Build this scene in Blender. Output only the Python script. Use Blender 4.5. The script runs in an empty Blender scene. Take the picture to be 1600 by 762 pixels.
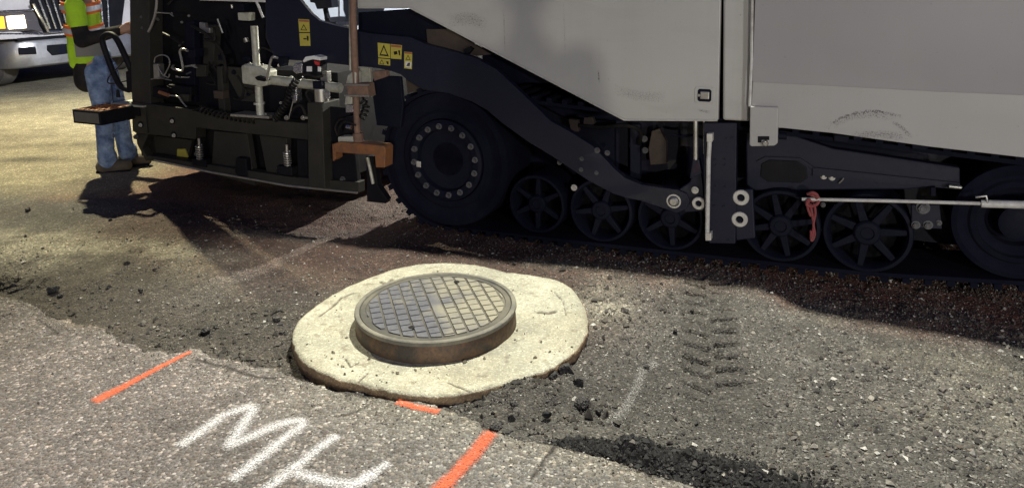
import bpy, bmesh, math, random
import numpy as np
from mathutils import Vector, Matrix

random.seed(7)
RNG = np.random.default_rng(7)
SC = bpy.context.scene
COL = SC.collection

# ------------------------------------------------------------------ camera
W0, H0 = 1600, 762
FPX, CX, CY, CAMZ = 1150.0, 800.0, 180.0, 1.55
PITCH = math.atan(215 / 1150)
ROLL = math.radians(1.0)
cam_d = bpy.data.cameras.new('camera')
cam = bpy.data.objects.new('camera', cam_d)
COL.objects.link(cam)
cam_d.sensor_width = 36
cam_d.lens = FPX / W0 * 36
cam_d.shift_y = -(H0 / 2 - CY) / W0
cam_d.clip_start = 0.05
cam_d.clip_end = 500
cam.matrix_world = (Matrix.Translation((0, 0, CAMZ)) @ Matrix.Rotation(math.pi / 2 - PITCH, 4, 'X')
                    @ Matrix.Rotation(-ROLL, 4, 'Z'))
SC.camera = cam

# ------------------------------------------------------------------ world, night sky
world = bpy.data.worlds.new('World')
SC.world = world
world.use_nodes = True
wn = world.node_tree
bg = wn.nodes['Background']
bg.inputs[0].default_value = (0.30, 0.38, 1.0, 1)
bg.inputs[1].default_value = 0.11

# ------------------------------------------------------------------ work lights of the site and added fill lamps
def lamp(name, kind, loc, target, energy, color, size=0.3, angle=120, blend=0.6):
    d = bpy.data.lights.new(name, kind)
    d.energy = energy
    d.color = color
    if kind == 'SPOT':
        d.spot_size = math.radians(angle)
        d.spot_blend = blend
        d.shadow_soft_size = size
    elif kind == 'AREA':
        d.size = size
    else:
        d.shadow_soft_size = size
    o = bpy.data.objects.new(name, d)
    COL.objects.link(o)
    o.location = loc
    o.rotation_euler = (Vector(target) - Vector(loc)).to_track_quat('-Z', 'Y').to_euler()
    return o

TH = math.radians(-24.5)
O0 = Vector((0.281, 4.017, 0))
EX = Vector((math.cos(TH), math.sin(TH), 0))
EY = Vector((-math.sin(TH), math.cos(TH), 0))
def MW(s, w, z):
    return O0 + EX * s + EY * w + Vector((0, 0, z))

lamp('deck_work_light', 'SPOT', MW(0.45, 0.13, 5.4), (0.95, 2.35, 0), 2900, (1.0, 0.99, 0.86), 0.08, 74, 0.6)
lamp('vehicle_work_light', 'SPOT', (-0.25, -10.0, 2.0), (0.5, 4, 0.9), 1500, (1.0, 0.93, 0.80), 0.13, 50)
lamp('panel_fill_light', 'SPOT', (3.4, -9.0, 2.6), (1.0, 4, 1.0), 1550, (0.97, 0.96, 0.96), 0.40, 50)  # added lamp, brightens the side panels and softens the silhouette
lamp('soft_fill_light', 'AREA', (4.5, -4.0, 4.5), (1.5, 3.5, 0.3), 45, (0.95, 0.96, 1.0), 1.3)  # added soft fill from camera right, no balloon lamp known
lamp('far_side_work_light', 'SPOT', (-5.6, 9.6, 7.3), (-5.3, 6.3, 0), 6800, (1.0, 0.93, 0.62), 0.08, 78, 0.95)
lamp('lorry_fill_light', 'SPOT', (2.0, 6.6, 4.8), (-1.2, 10.2, 1.2), 6000, (0.85, 0.92, 1.0), 0.15, 74)  # added lamp that brightens the white lorry behind the machine
lamp('headlight_behind_machine', 'SPOT', MW(-1.0, 4.6, 2.2), MW(-1.38, 0.0, 0.0), 2500, (1.0, 0.97, 0.85), 0.06, 40)

SC.view_settings.view_transform = 'Standard'
SC.view_settings.look = 'None'
SC.view_settings.exposure = 0.0
SC.view_settings.gamma = 1.0
SC.cycles.max_bounces = 6
SC.cycles.use_denoising = True

# ------------------------------------------------------------------ surveying: sight lines of the photograph to places on the site
def ray(u, v):
    x = (u - CX) / FPX
    y = -(v - CY) / FPX
    c, s = math.cos(-ROLL), math.sin(-ROLL)
    x, y = x * c - y * s, x * s + y * c
    return Vector((x, math.cos(PITCH) + y * math.sin(PITCH), -math.sin(PITCH) + y * math.cos(PITCH)))
def G(u, v, z=0.0):
    d = ray(u, v)
    t = (z - CAMZ) / d.z
    return Vector((d.x * t, d.y * t, z))
def ML(u, v, w=0.0):
    d = ray(u, v)
    t = (O0.dot(EY) + w) / d.dot(EY)
    p = Vector((0, 0, CAMZ)) + d * t - O0
    return (p.dot(EX), p.z)

# ------------------------------------------------------------------ noise
def _h(ix, iy, seed):
    n = (ix.astype(np.int64) * 374761393 + iy.astype(np.int64) * 668265263 + seed * 974634777) & 0xffffffff
    n = ((n ^ (n >> 13)) * 1274126177) & 0xffffffff
    n = n ^ (n >> 16)
    return (n & 0xffffff) / float(0xffffff)
def vn(x, y, seed=0):
    ix, iy = np.floor(x), np.floor(y)
    fx, fy = x - ix, y - iy
    fx = fx * fx * (3 - 2 * fx)
    fy = fy * fy * (3 - 2 * fy)
    a = _h(ix, iy, seed); b = _h(ix + 1, iy, seed)
    c = _h(ix, iy + 1, seed); d = _h(ix + 1, iy + 1, seed)
    return (a * (1 - fx) + b * fx) * (1 - fy) + (c * (1 - fx) + d * fx) * fy
def fbm(x, y, scale, octv=4, seed=0, gain=0.5):
    s = np.zeros_like(x, dtype=float); amp = 1.0; tot = 0.0; f = 1.0 / scale
    for i in range(octv):
        s += amp * vn(x * f + 17.3 * i, y * f - 9.1 * i, seed + i)
        tot += amp; amp *= gain; f *= 2.03
    return s / tot - 0.5
def sstep(a, b, x):
    t = np.clip((x - a) / (b - a), 0, 1)
    return t * t * (3 - 2 * t)

# ------------------------------------------------------------------ materials
def _nt(name):
    m = bpy.data.materials.new(name)
    m.use_nodes = True
    nt = m.node_tree
    return m, nt, nt.nodes['Principled BSDF']
def mixc(nt, fac, a, b, blend='MIX'):
    n = nt.nodes.new('ShaderNodeMix')
    n.data_type = 'RGBA'
    n.blend_type = blend
    def put(sock, v):
        if hasattr(v, 'links'): nt.links.new(v, sock)
        elif isinstance(v, (int, float)): sock.default_value = v
        else: sock.default_value = (*v, 1)[:4]
    put(n.inputs[0], fac); put(n.inputs[6], a); put(n.inputs[7], b)
    return n.outputs[2]
def noise(nt, scale, detail=4, rough=0.6, coord='Object', dist=0.0, stretch=None):
    tc = nt.nodes.new('ShaderNodeTexCoord')
    n = nt.nodes.new('ShaderNodeTexNoise')
    n.inputs['Scale'].default_value = scale
    n.inputs['Detail'].default_value = detail
    n.inputs['Roughness'].default_value = rough
    n.inputs['Distortion'].default_value = dist
    src = tc.outputs[coord]
    if stretch:
        mp = nt.nodes.new('ShaderNodeMapping')
        mp.inputs['Scale'].default_value = stretch
        nt.links.new(src, mp.inputs[0]); src = mp.outputs[0]
    nt.links.new(src, n.inputs['Vector'])
    return n.outputs['Fac']
def ramp(nt, fac, stops):
    r = nt.nodes.new('ShaderNodeValToRGB')
    el = r.color_ramp.elements
    while len(el) < len(stops): el.new(0.5)
    for e, (p, c) in zip(el, stops):
        e.position = p
        e.color = (c, c, c, 1) if isinstance(c, (int, float)) else (*c, 1)[:4]
    nt.links.new(fac, r.inputs[0])
    return r.outputs[0]
def bump(nt, b, h, strength=0.4, dist=0.01, prev=None):
    n = nt.nodes.new('ShaderNodeBump')
    n.inputs['Strength'].default_value = strength
    n.inputs['Distance'].default_value = dist
    nt.links.new(h, n.inputs['Height'])
    if prev: nt.links.new(prev, n.inputs['Normal'])
    nt.links.new(n.outputs[0], b.inputs['Normal'])
    return n.outputs[0]
def paint(name, col, rough=0.45, metal=0.0, dirt=(0.16, 0.13, 0.10), amount=0.35, scale=6, grime=30, bumpv=0.15, coat=0.0):
    m, nt, b = _nt(name)
    n1 = ramp(nt, noise(nt, scale, 6, 0.65), [(0.42, 0.0), (0.72, 1.0)])
    n2 = ramp(nt, noise(nt, grime, 5, 0.7), [(0.35, 0.0), (0.75, 1.0)])
    mul = nt.nodes.new('ShaderNodeMath'); mul.operation = 'MULTIPLY_ADD'
    nt.links.new(n1, mul.inputs[0]); mul.inputs[1].default_value = amount
    add = nt.nodes.new('ShaderNodeMath'); add.operation = 'MULTIPLY'
    nt.links.new(n2, add.inputs[0]); add.inputs[1].default_value = amount * 0.5
    nt.links.new(add.outputs[0], mul.inputs[2])
    c = mixc(nt, mul.outputs[0], col, dirt)
    nt.links.new(c, b.inputs['Base Color'])
    b.inputs['Metallic'].default_value = metal
    r = nt.nodes.new('ShaderNodeMath'); r.operation = 'MULTIPLY_ADD'
    nt.links.new(n2, r.inputs[0]); r.inputs[1].default_value = 0.25; r.inputs[2].default_value = rough
    nt.links.new(r.outputs[0], b.inputs['Roughness'])
    if max(col) < 0.035: b.inputs['Specular IOR Level'].default_value = 0.15 if max(col) < 0.015 else 0.28
    if coat: b.inputs['Coat Weight'].default_value = coat
    bump(nt, b, noise(nt, grime * 3, 4, 0.6), bumpv, 0.003)
    return m
M = {}
def panel_mat(name, col, streak=0.3):
    m, nt, b = _nt(name)
    big = noise(nt, 1.6, 3, 0.5)
    st = noise(nt, 3.0, 5, 0.6, stretch=(9, 9, 0.35))
    c = mixc(nt, ramp(nt, big, [(0.35, 0.0), (0.7, 0.45)]), col, tuple(x * 0.78 for x in col))
    smear = noise(nt, 4.0, 6, 0.6, dist=1.2, stretch=(0.5, 1, 1.6))
    c = mixc(nt, ramp(nt, smear, [(0.50, 0.0), (0.68, 0.22)]), c, (0.33, 0.31, 0.28))
    c = mixc(nt, ramp(nt, st, [(0.52, 0.0), (0.8, streak)]), c, (0.30, 0.27, 0.23))
    sp = noise(nt, 55, 3, 0.8)
    c = mixc(nt, ramp(nt, sp, [(0.69, 0.0), (0.74, 0.6)]), c, (0.16, 0.14, 0.12))
    nt.links.new(c, b.inputs['Base Color'])
    b.inputs['Roughness'].default_value = 0.38
    bump(nt, b, noise(nt, 2.2, 2, 0.5), 0.25, 0.02)
    return m
M['white'] = panel_mat('warm_white_panel_paint', (0.46, 0.452, 0.425), 0.12)
M['hopper'] = panel_mat('hopper_side_paint', (0.385, 0.375, 0.36), 0.15)
M['wing'] = panel_mat('shaded_hopper_wing_paint', (0.325, 0.315, 0.32), 0.12)  # hopper paint darkened, the upper plate's shade put into its colour
M['tyre'] = paint('dust_brown_tyre', (0.06, 0.052, 0.045), 0.85, dirt=(0.14, 0.115, 0.09), amount=0.7)
M['veil_blued'] = paint('veil_blued_machine_paint', (0.0080, 0.0095, 0.022), 0.48, dirt=(0.016, 0.017, 0.029), amount=0.35, scale=3, coat=0.2)  # blue lens veil over the dark machine mixed into this paint
M['frame'] = paint('dusty_black_frame_paint', (0.0040, 0.0052, 0.013), 0.6, dirt=(0.010, 0.011, 0.019), amount=0.45)  # bluish, the same lens veil is in the colour
M['screed'] = paint('dark_olive_grey_screed_paint', (0.024, 0.0235, 0.020), 0.5, dirt=(0.055, 0.048, 0.036), amount=0.45, scale=4)
M['black'] = paint('black_machine_paint', (0.006, 0.006, 0.009), 0.5, dirt=(0.018, 0.016, 0.016), amount=0.4)
M['rubber'] = paint('dusty_rubber', (0.0040, 0.0048, 0.012), 0.85, dirt=(0.011, 0.012, 0.021), amount=0.5)  # rubber tinted blue by the painted-in lens veil
M['hose'] = paint('black_hose_rubber', (0.010, 0.010, 0.010), 0.4, amount=0.1)
M['steel'] = paint('worn_bright_steel', (0.55, 0.54, 0.50), 0.32, 0.85, dirt=(0.20, 0.17, 0.12), amount=0.45, scale=12)
M['chrome'] = paint('chrome', (0.75, 0.75, 0.74), 0.12, 1.0, amount=0.12, scale=8, bumpv=0.03)
M['zinc'] = paint('pale_zinc_washer', (0.62, 0.60, 0.54), 0.45, 0.25, amount=0.3, scale=20)
M['bolt'] = paint('grey_bolt_head', (0.13, 0.13, 0.14), 0.5, 0.4, dirt=(0.08, 0.07, 0.06), amount=0.6, scale=25)
M['whiterod'] = paint('off_white_rod', (0.60, 0.59, 0.55), 0.4, 0.0, amount=0.35, scale=15)
M['alu'] = paint('cast_aluminium_tube', (0.56, 0.56, 0.48), 0.5, 0.35, dirt=(0.22, 0.2, 0.13), amount=0.6, scale=14)
M['rust'] = paint('brown_rusty_steel', (0.25, 0.145, 0.10), 0.7, 0.1, dirt=(0.11, 0.075, 0.055), amount=0.8, scale=14, bumpv=0.5)
M['tread'] = paint('bright_orange_tread', (0.42, 0.15, 0.045), 0.6, dirt=(0.08, 0.05, 0.03), amount=0.7, scale=20)
M['greyplate'] = paint('grey_step_plate', (0.09, 0.09, 0.08), 0.5, amount=0.3)
M['orange'] = paint('worn_orange_paint', (0.27, 0.105, 0.035), 0.6, dirt=(0.09, 0.06, 0.04), amount=0.7, scale=14)
M['bronze'] = paint('bronze_brown_plate', (0.065, 0.045, 0.032), 0.6, dirt=(0.03, 0.026, 0.024), amount=0.5)
M['yellow'] = paint('yellow_sticker_vinyl', (0.50, 0.43, 0.06), 0.45, amount=0.25, scale=40)
M['ink'] = paint('black_sticker_ink', (0.012, 0.012, 0.012), 0.5, amount=0.1)
M['stickerred'] = paint('dull_red_sticker_print', (0.35, 0.10, 0.05), 0.5, amount=0.2)
M['stickerwhite'] = paint('white_sticker_print', (0.7, 0.68, 0.62), 0.5, amount=0.2)
M['foil'] = paint('crinkled_foil', (0.7, 0.7, 0.72), 0.18, 0.95, amount=0.05, bumpv=1.0)
M['whiteplastic'] = paint('white_plastic', (0.75, 0.75, 0.74), 0.35, amount=0.1)
M['redplastic'] = paint('red_plastic', (0.5, 0.03, 0.03), 0.35, amount=0.1)
M['redrope'] = paint('faded_red_rope', (0.26, 0.04, 0.045), 0.8, amount=0.4, scale=40)
M['truck'] = paint('silver_white_truck_paint', (0.62, 0.58, 0.58), 0.3, 0.1, dirt=(0.3, 0.24, 0.19), amount=0.35, scale=2, coat=0.4)
M['bumper'] = paint('worn_chrome_bumper', (0.60, 0.58, 0.57), 0.28, 0.85, dirt=(0.25, 0.2, 0.17), amount=0.4, scale=4)
M['vanwhite'] = paint('bright_white_van_paint', (0.80, 0.83, 0.88), 0.3, 0.0, amount=0.12, scale=2, coat=0.3)
M['glass'] = paint('dark_tinted_glass', (0.02, 0.022, 0.028), 0.06, 0.0, amount=0.05)
M['vest'] = paint('lime_hi_vis_fabric', (0.42, 0.72, 0.02), 0.8, dirt=(0.3, 0.42, 0.05), amount=0.4, scale=10, bumpv=0.5)
M['vestorange'] = paint('orange_hi_vis_tape', (0.85, 0.17, 0.02), 0.7, amount=0.15)
M['reflect'] = paint('silver_reflective_tape', (0.62, 0.60, 0.58), 0.35, 0.4, amount=0.1)
M['vestgrey'] = paint('grey_vest_pocket_mesh', (0.20, 0.20, 0.19), 0.8, amount=0.3, bumpv=0.5)
M['jacket'] = paint('black_jacket_cloth', (0.012, 0.012, 0.014), 0.85, amount=0.15, bumpv=0.4)
M['boot'] = paint('dusty_brown_boot_leather', (0.05, 0.04, 0.03), 0.75, dirt=(0.15, 0.12, 0.08), amount=0.5)
M['skin'] = paint('skin', (0.42, 0.24, 0.16), 0.55, dirt=(0.35, 0.18, 0.12), amount=0.2)
M['hair'] = paint('dark_hair', (0.02, 0.014, 0.01), 0.7, amount=0.1)
M['helmet'] = paint('white_hard_hat_plastic', (0.75, 0.75, 0.72), 0.3, amount=0.1)
def jeans_mat():
    m, nt, b = _nt('faded_blue_denim')
    n = noise(nt, 9, 5, 0.6)
    c = mixc(nt, ramp(nt, n, [(0.35, 0.0), (0.68, 1.0)]), (0.06, 0.10, 0.21), (0.27, 0.37, 0.56))
    nt.links.new(c, b.inputs['Base Color'])
    b.inputs['Roughness'].default_value = 0.85
    w = noise(nt, 14, 3, 0.5, dist=1.5, stretch=(1, 1, 2.2))
    bump(nt, b, w, 0.8, 0.03)
    return m
M['jeans'] = jeans_mat()
def emit_mat(name, col, e):
    m, nt, b = _nt(name)
    b.inputs['Base Color'].default_value = (*col, 1)
    b.inputs['Emission Color'].default_value = (*col, 1)
    b.inputs['Emission Strength'].default_value = e
    return m
M['headlamp'] = emit_mat('lit_headlamp', (1.0, 0.86, 0.55), 6)
M['amberlamp'] = emit_mat('amber_indicator', (1.0, 0.45, 0.03), 1.6)
M['lampglass'] = paint('smoky_lamp_glass', (0.12, 0.11, 0.12), 0.1, 0.3, amount=0.2)

def ground_mat(name, attr='tint', agg=70, light=0.5, bumpd=0.006, brown=0.25, con=1.0):
    """broken stone surface: per-vertex tint times aggregate grains"""
    m, nt, b = _nt(name)
    at = nt.nodes.new('ShaderNodeAttribute'); at.attribute_name = attr
    tc = nt.nodes.new('ShaderNodeTexCoord')
    def vor(scale, feature='F1'):
        v = nt.nodes.new('ShaderNodeTexVoronoi'); v.feature = feature
        v.inputs['Scale'].default_value = scale
        v.inputs['Randomness'].default_value = 1.0
        nt.links.new(tc.outputs['Object'], v.inputs['Vector'])
        return v
    v1 = vor(agg); v2 = vor(agg * 2.3)
    sep = nt.nodes.new('ShaderNodeSeparateColor'); nt.links.new(v1.outputs['Color'], sep.inputs[0])
    sep2 = nt.nodes.new('ShaderNodeSeparateColor'); nt.links.new(v2.outputs['Color'], sep2.inputs[0])
    # grain brightness: most grains dark, a few pale
    g1 = ramp(nt, sep.outputs[0], [(0.0, 0.55), (0.55, 0.85), (0.82, 1.15), (0.93, 1.9), (1.0, 2.6 * light + 1)])
    g2 = ramp(nt, sep2.outputs[1], [(0.0, 0.5), (0.6, 0.95), (0.9, 1.35), (1.0, 1.9)])
    mask = ramp(nt, v1.outputs['Distance'], [(0.0, 1.0), (0.55, 1.0), (0.75, 0.0)])
    def f2(x): return x
    c = mixc(nt, 1.0, at.outputs['Color'], g2, 'MULTIPLY')
    c = mixc(nt, con, at.outputs['Color'], c)
    # stones embedded in the binder
    c2 = mixc(nt, 1.0, at.outputs['Color'], g1, 'MULTIPLY')
    c2 = mixc(nt, con, at.outputs['Color'], c2)
    c = mixc(nt, mask, c, c2)
    n = noise(nt, 5, 6, 0.65)
    c = mixc(nt, 1.0, c, ramp(nt, n, [(0.3, 0.72), (0.7, 1.25)]), 'MULTIPLY')
    hue = mixc(nt, ramp(nt, sep.outputs[2], [(0.3, 0.0), (1.0, brown)]), c, mixc(nt, 1.0, c, (1.25, 0.95, 0.68), 'MULTIPLY'))
    nt.links.new(hue, b.inputs['Base Color'])
    b.inputs['Roughness'].default_value = 0.82
    b.inputs['Specular IOR Level'].default_value = 0.35
    inv = nt.nodes.new('ShaderNodeMath'); inv.operation = 'SUBTRACT'; inv.inputs[0].default_value = 1
    nt.links.new(v1.outputs['Distance'], inv.inputs[1])
    p = bump(nt, b, inv.outputs[0], 0.7, bumpd)
    bump(nt, b, noise(nt, agg * 2.2, 4, 0.7), 0.6, bumpd * 0.7, p)
    return m
M['ground'] = ground_mat('milled_asphalt_and_soil', agg=105, light=0.6, bumpd=0.010, con=0.9)
M['slab'] = ground_mat('old_worn_asphalt', agg=88, light=0.6, bumpd=0.012, brown=0.3)
M['concrete'] = ground_mat('pale_concrete', agg=150, light=0.05, bumpd=0.003, brown=0.1, con=0.5)
def stone_mat():
    m, nt, b = _nt('loose_stone')
    at = nt.nodes.new('ShaderNodeAttribute'); at.attribute_name = 'tint'
    c = mixc(nt, 1.0, at.outputs['Color'], ramp(nt, noise(nt, 90, 3, 0.6), [(0.3, 0.7), (0.7, 1.3)]), 'MULTIPLY')
    nt.links.new(c, b.inputs['Base Color']); b.inputs['Roughness'].default_value = 0.8
    return m
M['stone'] = stone_mat()
def chunk_mat():
    m, nt, b = _nt('broken_asphalt_lump')
    v = nt.nodes.new('ShaderNodeTexVoronoi'); v.inputs['Scale'].default_value = 130
    tc = nt.nodes.new('ShaderNodeTexCoord'); nt.links.new(tc.outputs['Object'], v.inputs['Vector'])
    c = mixc(nt, ramp(nt, v.outputs['Color'], [(0.6, 0.0), (0.9, 0.6)]), (0.03, 0.027, 0.025), (0.16, 0.14, 0.12))
    nt.links.new(c, b.inputs['Base Color']); b.inputs['Roughness'].default_value = 0.75
    bump(nt, b, v.outputs['Distance'], 1.0, 0.006)
    return m
M['chunk'] = chunk_mat()
def iron_mat(name, rust):
    m, nt, b = _nt(name)
    n = ramp(nt, noise(nt, 7, 6, 0.7), [(0.38, 0.0), (0.66, 1.0)])
    f = ramp(nt, noise(nt, 45, 4, 0.7), [(0.35, 0.0), (0.75, 1.0)])
    base = mixc(nt, f, (0.115, 0.115, 0.135), (0.07, 0.07, 0.08))
    if rust:
        c = mixc(nt, n, (0.050, 0.042, 0.034), (0.17, 0.095, 0.045))
        c = mixc(nt, ramp(nt, noise(nt, 60, 4, 0.7), [(0.45, 0.0), (0.7, 0.7)]), c, (0.03, 0.026, 0.022))
    else:
        # dust lies thicker on one half of the lid
        tc = nt.nodes.new('ShaderNodeTexCoord')
        sx = nt.nodes.new('ShaderNodeSeparateXYZ'); nt.links.new(tc.outputs['Object'], sx.inputs[0])
        g = nt.nodes.new('ShaderNodeMath'); g.operation = 'MULTIPLY_ADD'
        nt.links.new(sx.outputs[0], g.inputs[0]); g.inputs[1].default_value = 0.9
        nt.links.new(noise(nt, 6, 5, 0.65), g.inputs[2])
        d = ramp(nt, g.outputs[0], [(0.40, 0.05), (0.72, 0.95)])
        c = mixc(nt, d, base, (0.28, 0.255, 0.185))
    nt.links.new(c, b.inputs['Base Color'])
    b.inputs['Metallic'].default_value = 0.15
    b.inputs['Roughness'].default_value = 0.6
    bump(nt, b, noise(nt, 120, 4, 0.7), 0.5, 0.003)
    return m
M['iron'] = iron_mat('dusty_cast_iron', False)
M['irongap'] = paint('dirt_filled_iron', (0.050, 0.047, 0.042), 0.8, dirt=(0.14, 0.127, 0.095), amount=0.9, scale=5)
M['dustyrim'] = paint('dust_covered_iron_rim', (0.09, 0.085, 0.075), 0.7, dirt=(0.20, 0.185, 0.14), amount=1.0, scale=6, grime=60, bumpv=0.5)
M['rustiron'] = iron_mat('rusty_cast_iron', True)
def spray_mat(name, col):
    """spray paint: thins out towards the edge of the stroke and misses the pits"""
    m, nt, b = _nt(name)
    at = nt.nodes.new('ShaderNodeAttribute'); at.attribute_name = 'cover'
    n1 = noise(nt, 170, 4, 0.75)
    sep = nt.nodes.new('ShaderNodeSeparateColor'); nt.links.new(at.outputs['Color'], sep.inputs[0])
    a = nt.nodes.new('ShaderNodeMath'); a.operation = 'ADD'
    st = nt.nodes.new('ShaderNodeMath'); st.operation = 'MULTIPLY_ADD'
    nt.links.new(n1, st.inputs[0]); st.inputs[1].default_value = 2.6; st.inputs[2].default_value = -1.3
    nt.links.new(st.outputs[0], a.inputs[0]); nt.links.new(sep.outputs[0], a.inputs[1])
    al = ramp(nt, a.outputs[0], [(0.15, 0.0), (0.95, 1.0)])
    nt.links.new(al, b.inputs['Alpha'])
    c = mixc(nt, ramp(nt, noise(nt, 110, 3, 0.7), [(0.4, 0.0), (0.8, 0.5)]), col, tuple(x * 0.45 for x in col))
    nt.links.new(c, b.inputs['Base Color'])
    b.inputs['Roughness'].default_value = 0.7
    bump(nt, b, noise(nt, 160, 3, 0.7), 0.6, 0.004)
    return m
M['sprayorange'] = spray_mat('orange_marking_spray', (0.85, 0.13, 0.035))
M['spraywhite'] = spray_mat('white_marking_spray', (0.78, 0.76, 0.78))
M['scuffdark'] = spray_mat('grey_scuff_smear', (0.16, 0.15, 0.14))
M['scufflight'] = spray_mat('pale_scratch', (0.72, 0.71, 0.70))
M['sprayfaint'] = spray_mat('faint_white_marking_spray', (0.42, 0.40, 0.38))

# ------------------------------------------------------------------ mesh helpers
class MB:
    def __init__(s): s.v = []; s.f = []
    def add(s, vs, fs):
        o = len(s.v); s.v += [tuple(p) for p in vs]; s.f += [tuple(i + o for i in f) for f in fs]; return s
    def box(s, a, b):
        x0, y0, z0 = a; x1, y1, z1 = b
        v = [(x0,y0,z0),(x1,y0,z0),(x1,y1,z0),(x0,y1,z0),(x0,y0,z1),(x1,y0,z1),(x1,y1,z1),(x0,y1,z1)]
        return s.add(v, [(0,3,2,1),(4,5,6,7),(0,1,5,4),(1,2,6,5),(2,3,7,6),(3,0,4,7)])
    def prism(s, pts, w0, w1):
        """pts = (x,z) outline, extruded along y"""
        n = len(pts)
        v = [(p[0], w0, p[1]) for p in pts] + [(p[0], w1, p[1]) for p in pts]
        f = [tuple(range(n)), tuple(range(2*n-1, n-1, -1))] + [(i, i+n, (i+1) % n + n, (i+1) % n) for i in range(n)]
        return s.add(v, f)
    def tube(s, path, r, n=10, cap=True):
        path = [Vector(p) for p in path]
        rr = r if isinstance(r, (list, tuple)) else [r] * len(path)
        rings = []
        up = None
        for i, p in enumerate(path):
            t = (path[min(i+1, len(path)-1)] - path[max(i-1, 0)])
            if t.length < 1e-9: t = Vector((0,0,1))
            t.normalize()
            if up is None:
                up = Vector((0,0,1)) if abs(t.z) < 0.9 else Vector((0,1,0))
            a = t.cross(up)
            if a.length < 1e-6: a = t.cross(Vector((1,0,0)))
            a.normalize(); b2 = a.cross(t).normalized(); up = b2
            rings.append([p + (a * math.cos(2*math.pi*k/n) + b2 * math.sin(2*math.pi*k/n)) * rr[i] for k in range(n)])
        v = [q for rg in rings for q in rg]; f = []
        for i in range(len(path)-1):
            for k in range(n):
                f.append((i*n+k, i*n+(k+1) % n, (i+1)*n+(k+1) % n, (i+1)*n+k))
        if cap:
            f.append(tuple(range(n))[::-1]); f.append(tuple(range((len(path)-1)*n, len(path)*n)))
        return s.add(v, f)
    def lathe(s, c, prof, n=32, axis='y'):
        """prof = list of (radius, offset along axis); closed at both ends when radius is 0"""
        v = []; f = []
        for r, h in prof:
            for k in range(n):
                a = 2*math.pi*k/n
                if axis == 'y': v.append((c[0]+r*math.cos(a), c[1]+h, c[2]+r*math.sin(a)))
                elif axis == 'x': v.append((c[0]+h, c[1]+r*math.cos(a), c[2]+r*math.sin(a)))
                else: v.append((c[0]+r*math.cos(a), c[1]+r*math.sin(a), c[2]+h))
        m = len(prof)
        for i in range(m-1):
            for k in range(n):
                f.append((i*n+k, (i+1)*n+k, (i+1)*n+(k+1) % n, i*n+(k+1) % n))
        if prof[0][0] > 1e-6: f.append(tuple(range(n)))
        if prof[-1][0] > 1e-6: f.append(tuple(range((m-1)*n, m*n))[::-1])
        return s.add(v, f)
    def ringlathe(s, c, prof, n=32, axis='y'):
        """closed profile (a torus-like ring)"""
        v = []; f = []; m = len(prof)
        for r, h in prof:
            for k in range(n):
                a = 2*math.pi*k/n
                if axis == 'y': v.append((c[0]+r*math.cos(a), c[1]+h, c[2]+r*math.sin(a)))
                elif axis == 'x': v.append((c[0]+h, c[1]+r*math.cos(a), c[2]+r*math.sin(a)))
                else: v.append((c[0]+r*math.cos(a), c[1]+r*math.sin(a), c[2]+h))
        for i in range(m):
            j = (i+1) % m
            for k in range(n):
                f.append((i*n+k, j*n+k, j*n+(k+1) % n, i*n+(k+1) % n))
        return s.add(v, f)
    def build(s, name, mat, parent=None, loc=None, bevel=0.0, smooth=False, angle=40, label=None):
        me = bpy.data.meshes.new(name)
        me.from_pydata(s.v, [], s.f)
        bm = bmesh.new(); bm.from_mesh(me)
        bmesh.ops.recalc_face_normals(bm, faces=bm.faces[:])
        bm.to_mesh(me); bm.free()
        if smooth:
            me.polygons.foreach_set('use_smooth', [True] * len(me.polygons))
            me.set_sharp_from_angle(angle=math.radians(angle))
        me.materials.append(mat)
        o = bpy.data.objects.new(name, me)
        COL.objects.link(o)
        if parent: o.parent = parent
        if loc: o.location = loc
        if bevel:
            md = o.modifiers.new('bevel', 'BEVEL'); md.width = bevel; md.segments = 2; md.limit_method = 'ANGLE'; md.angle_limit = math.radians(35)
        if label: o['label'] = label
        return o
def tag(o, label, cat, group=None):
    o['label'] = label; o['category'] = cat
    if group: o['group'] = group
    return o
def empty(name, loc=(0,0,0), rz=0.0, label=None, cat=None, group=None):
    o = bpy.data.objects.new(name, None)
    COL.objects.link(o); o.location = loc; o.rotation_euler = (0, 0, rz); o.empty_display_size = 0.1
    if label: tag(o, label, cat, group)
    return o
def share(o, name, parent, loc, rot=None, scale=None):
    c = o.copy(); c.name = name; COL.objects.link(c); c.parent = parent; c.location = loc
    if rot: c.rotation_euler = rot
    if scale: c.scale = scale
    return c
def arc(cx, cz, r, a0, a1, n):
    return [(cx + r*math.cos(math.radians(a0+(a1-a0)*i/n)), cz + r*math.sin(math.radians(a0+(a1-a0)*i/n))) for i in range(n+1)]
def np_mesh(name, co, faces4, mat, tint=None, smooth=True, attr='tint'):
    me = bpy.data.meshes.new(name)
    nv = len(co); k = faces4.shape[1]; nf = len(faces4)
    me.vertices.add(nv); me.vertices.foreach_set('co', np.ascontiguousarray(co, dtype=np.float32).ravel())
    me.loops.add(nf * k); me.loops.foreach_set('vertex_index', np.ascontiguousarray(faces4, dtype=np.int32).ravel())
    me.polygons.add(nf); me.polygons.foreach_set('loop_start', np.arange(0, nf*k, k, dtype=np.int32))
    me.polygons.foreach_set('use_smooth', np.full(nf, smooth))
    me.update(calc_edges=True)
    if tint is not None:
        a = me.color_attributes.new(attr, 'FLOAT_COLOR', 'POINT')
        c = np.ones((nv, 4), dtype=np.float32); c[:, :3] = tint
        a.data.foreach_set('color', c.ravel())
    me.materials.append(mat)
    o = bpy.data.objects.new(name, me); COL.objects.link(o)
    return o
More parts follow.
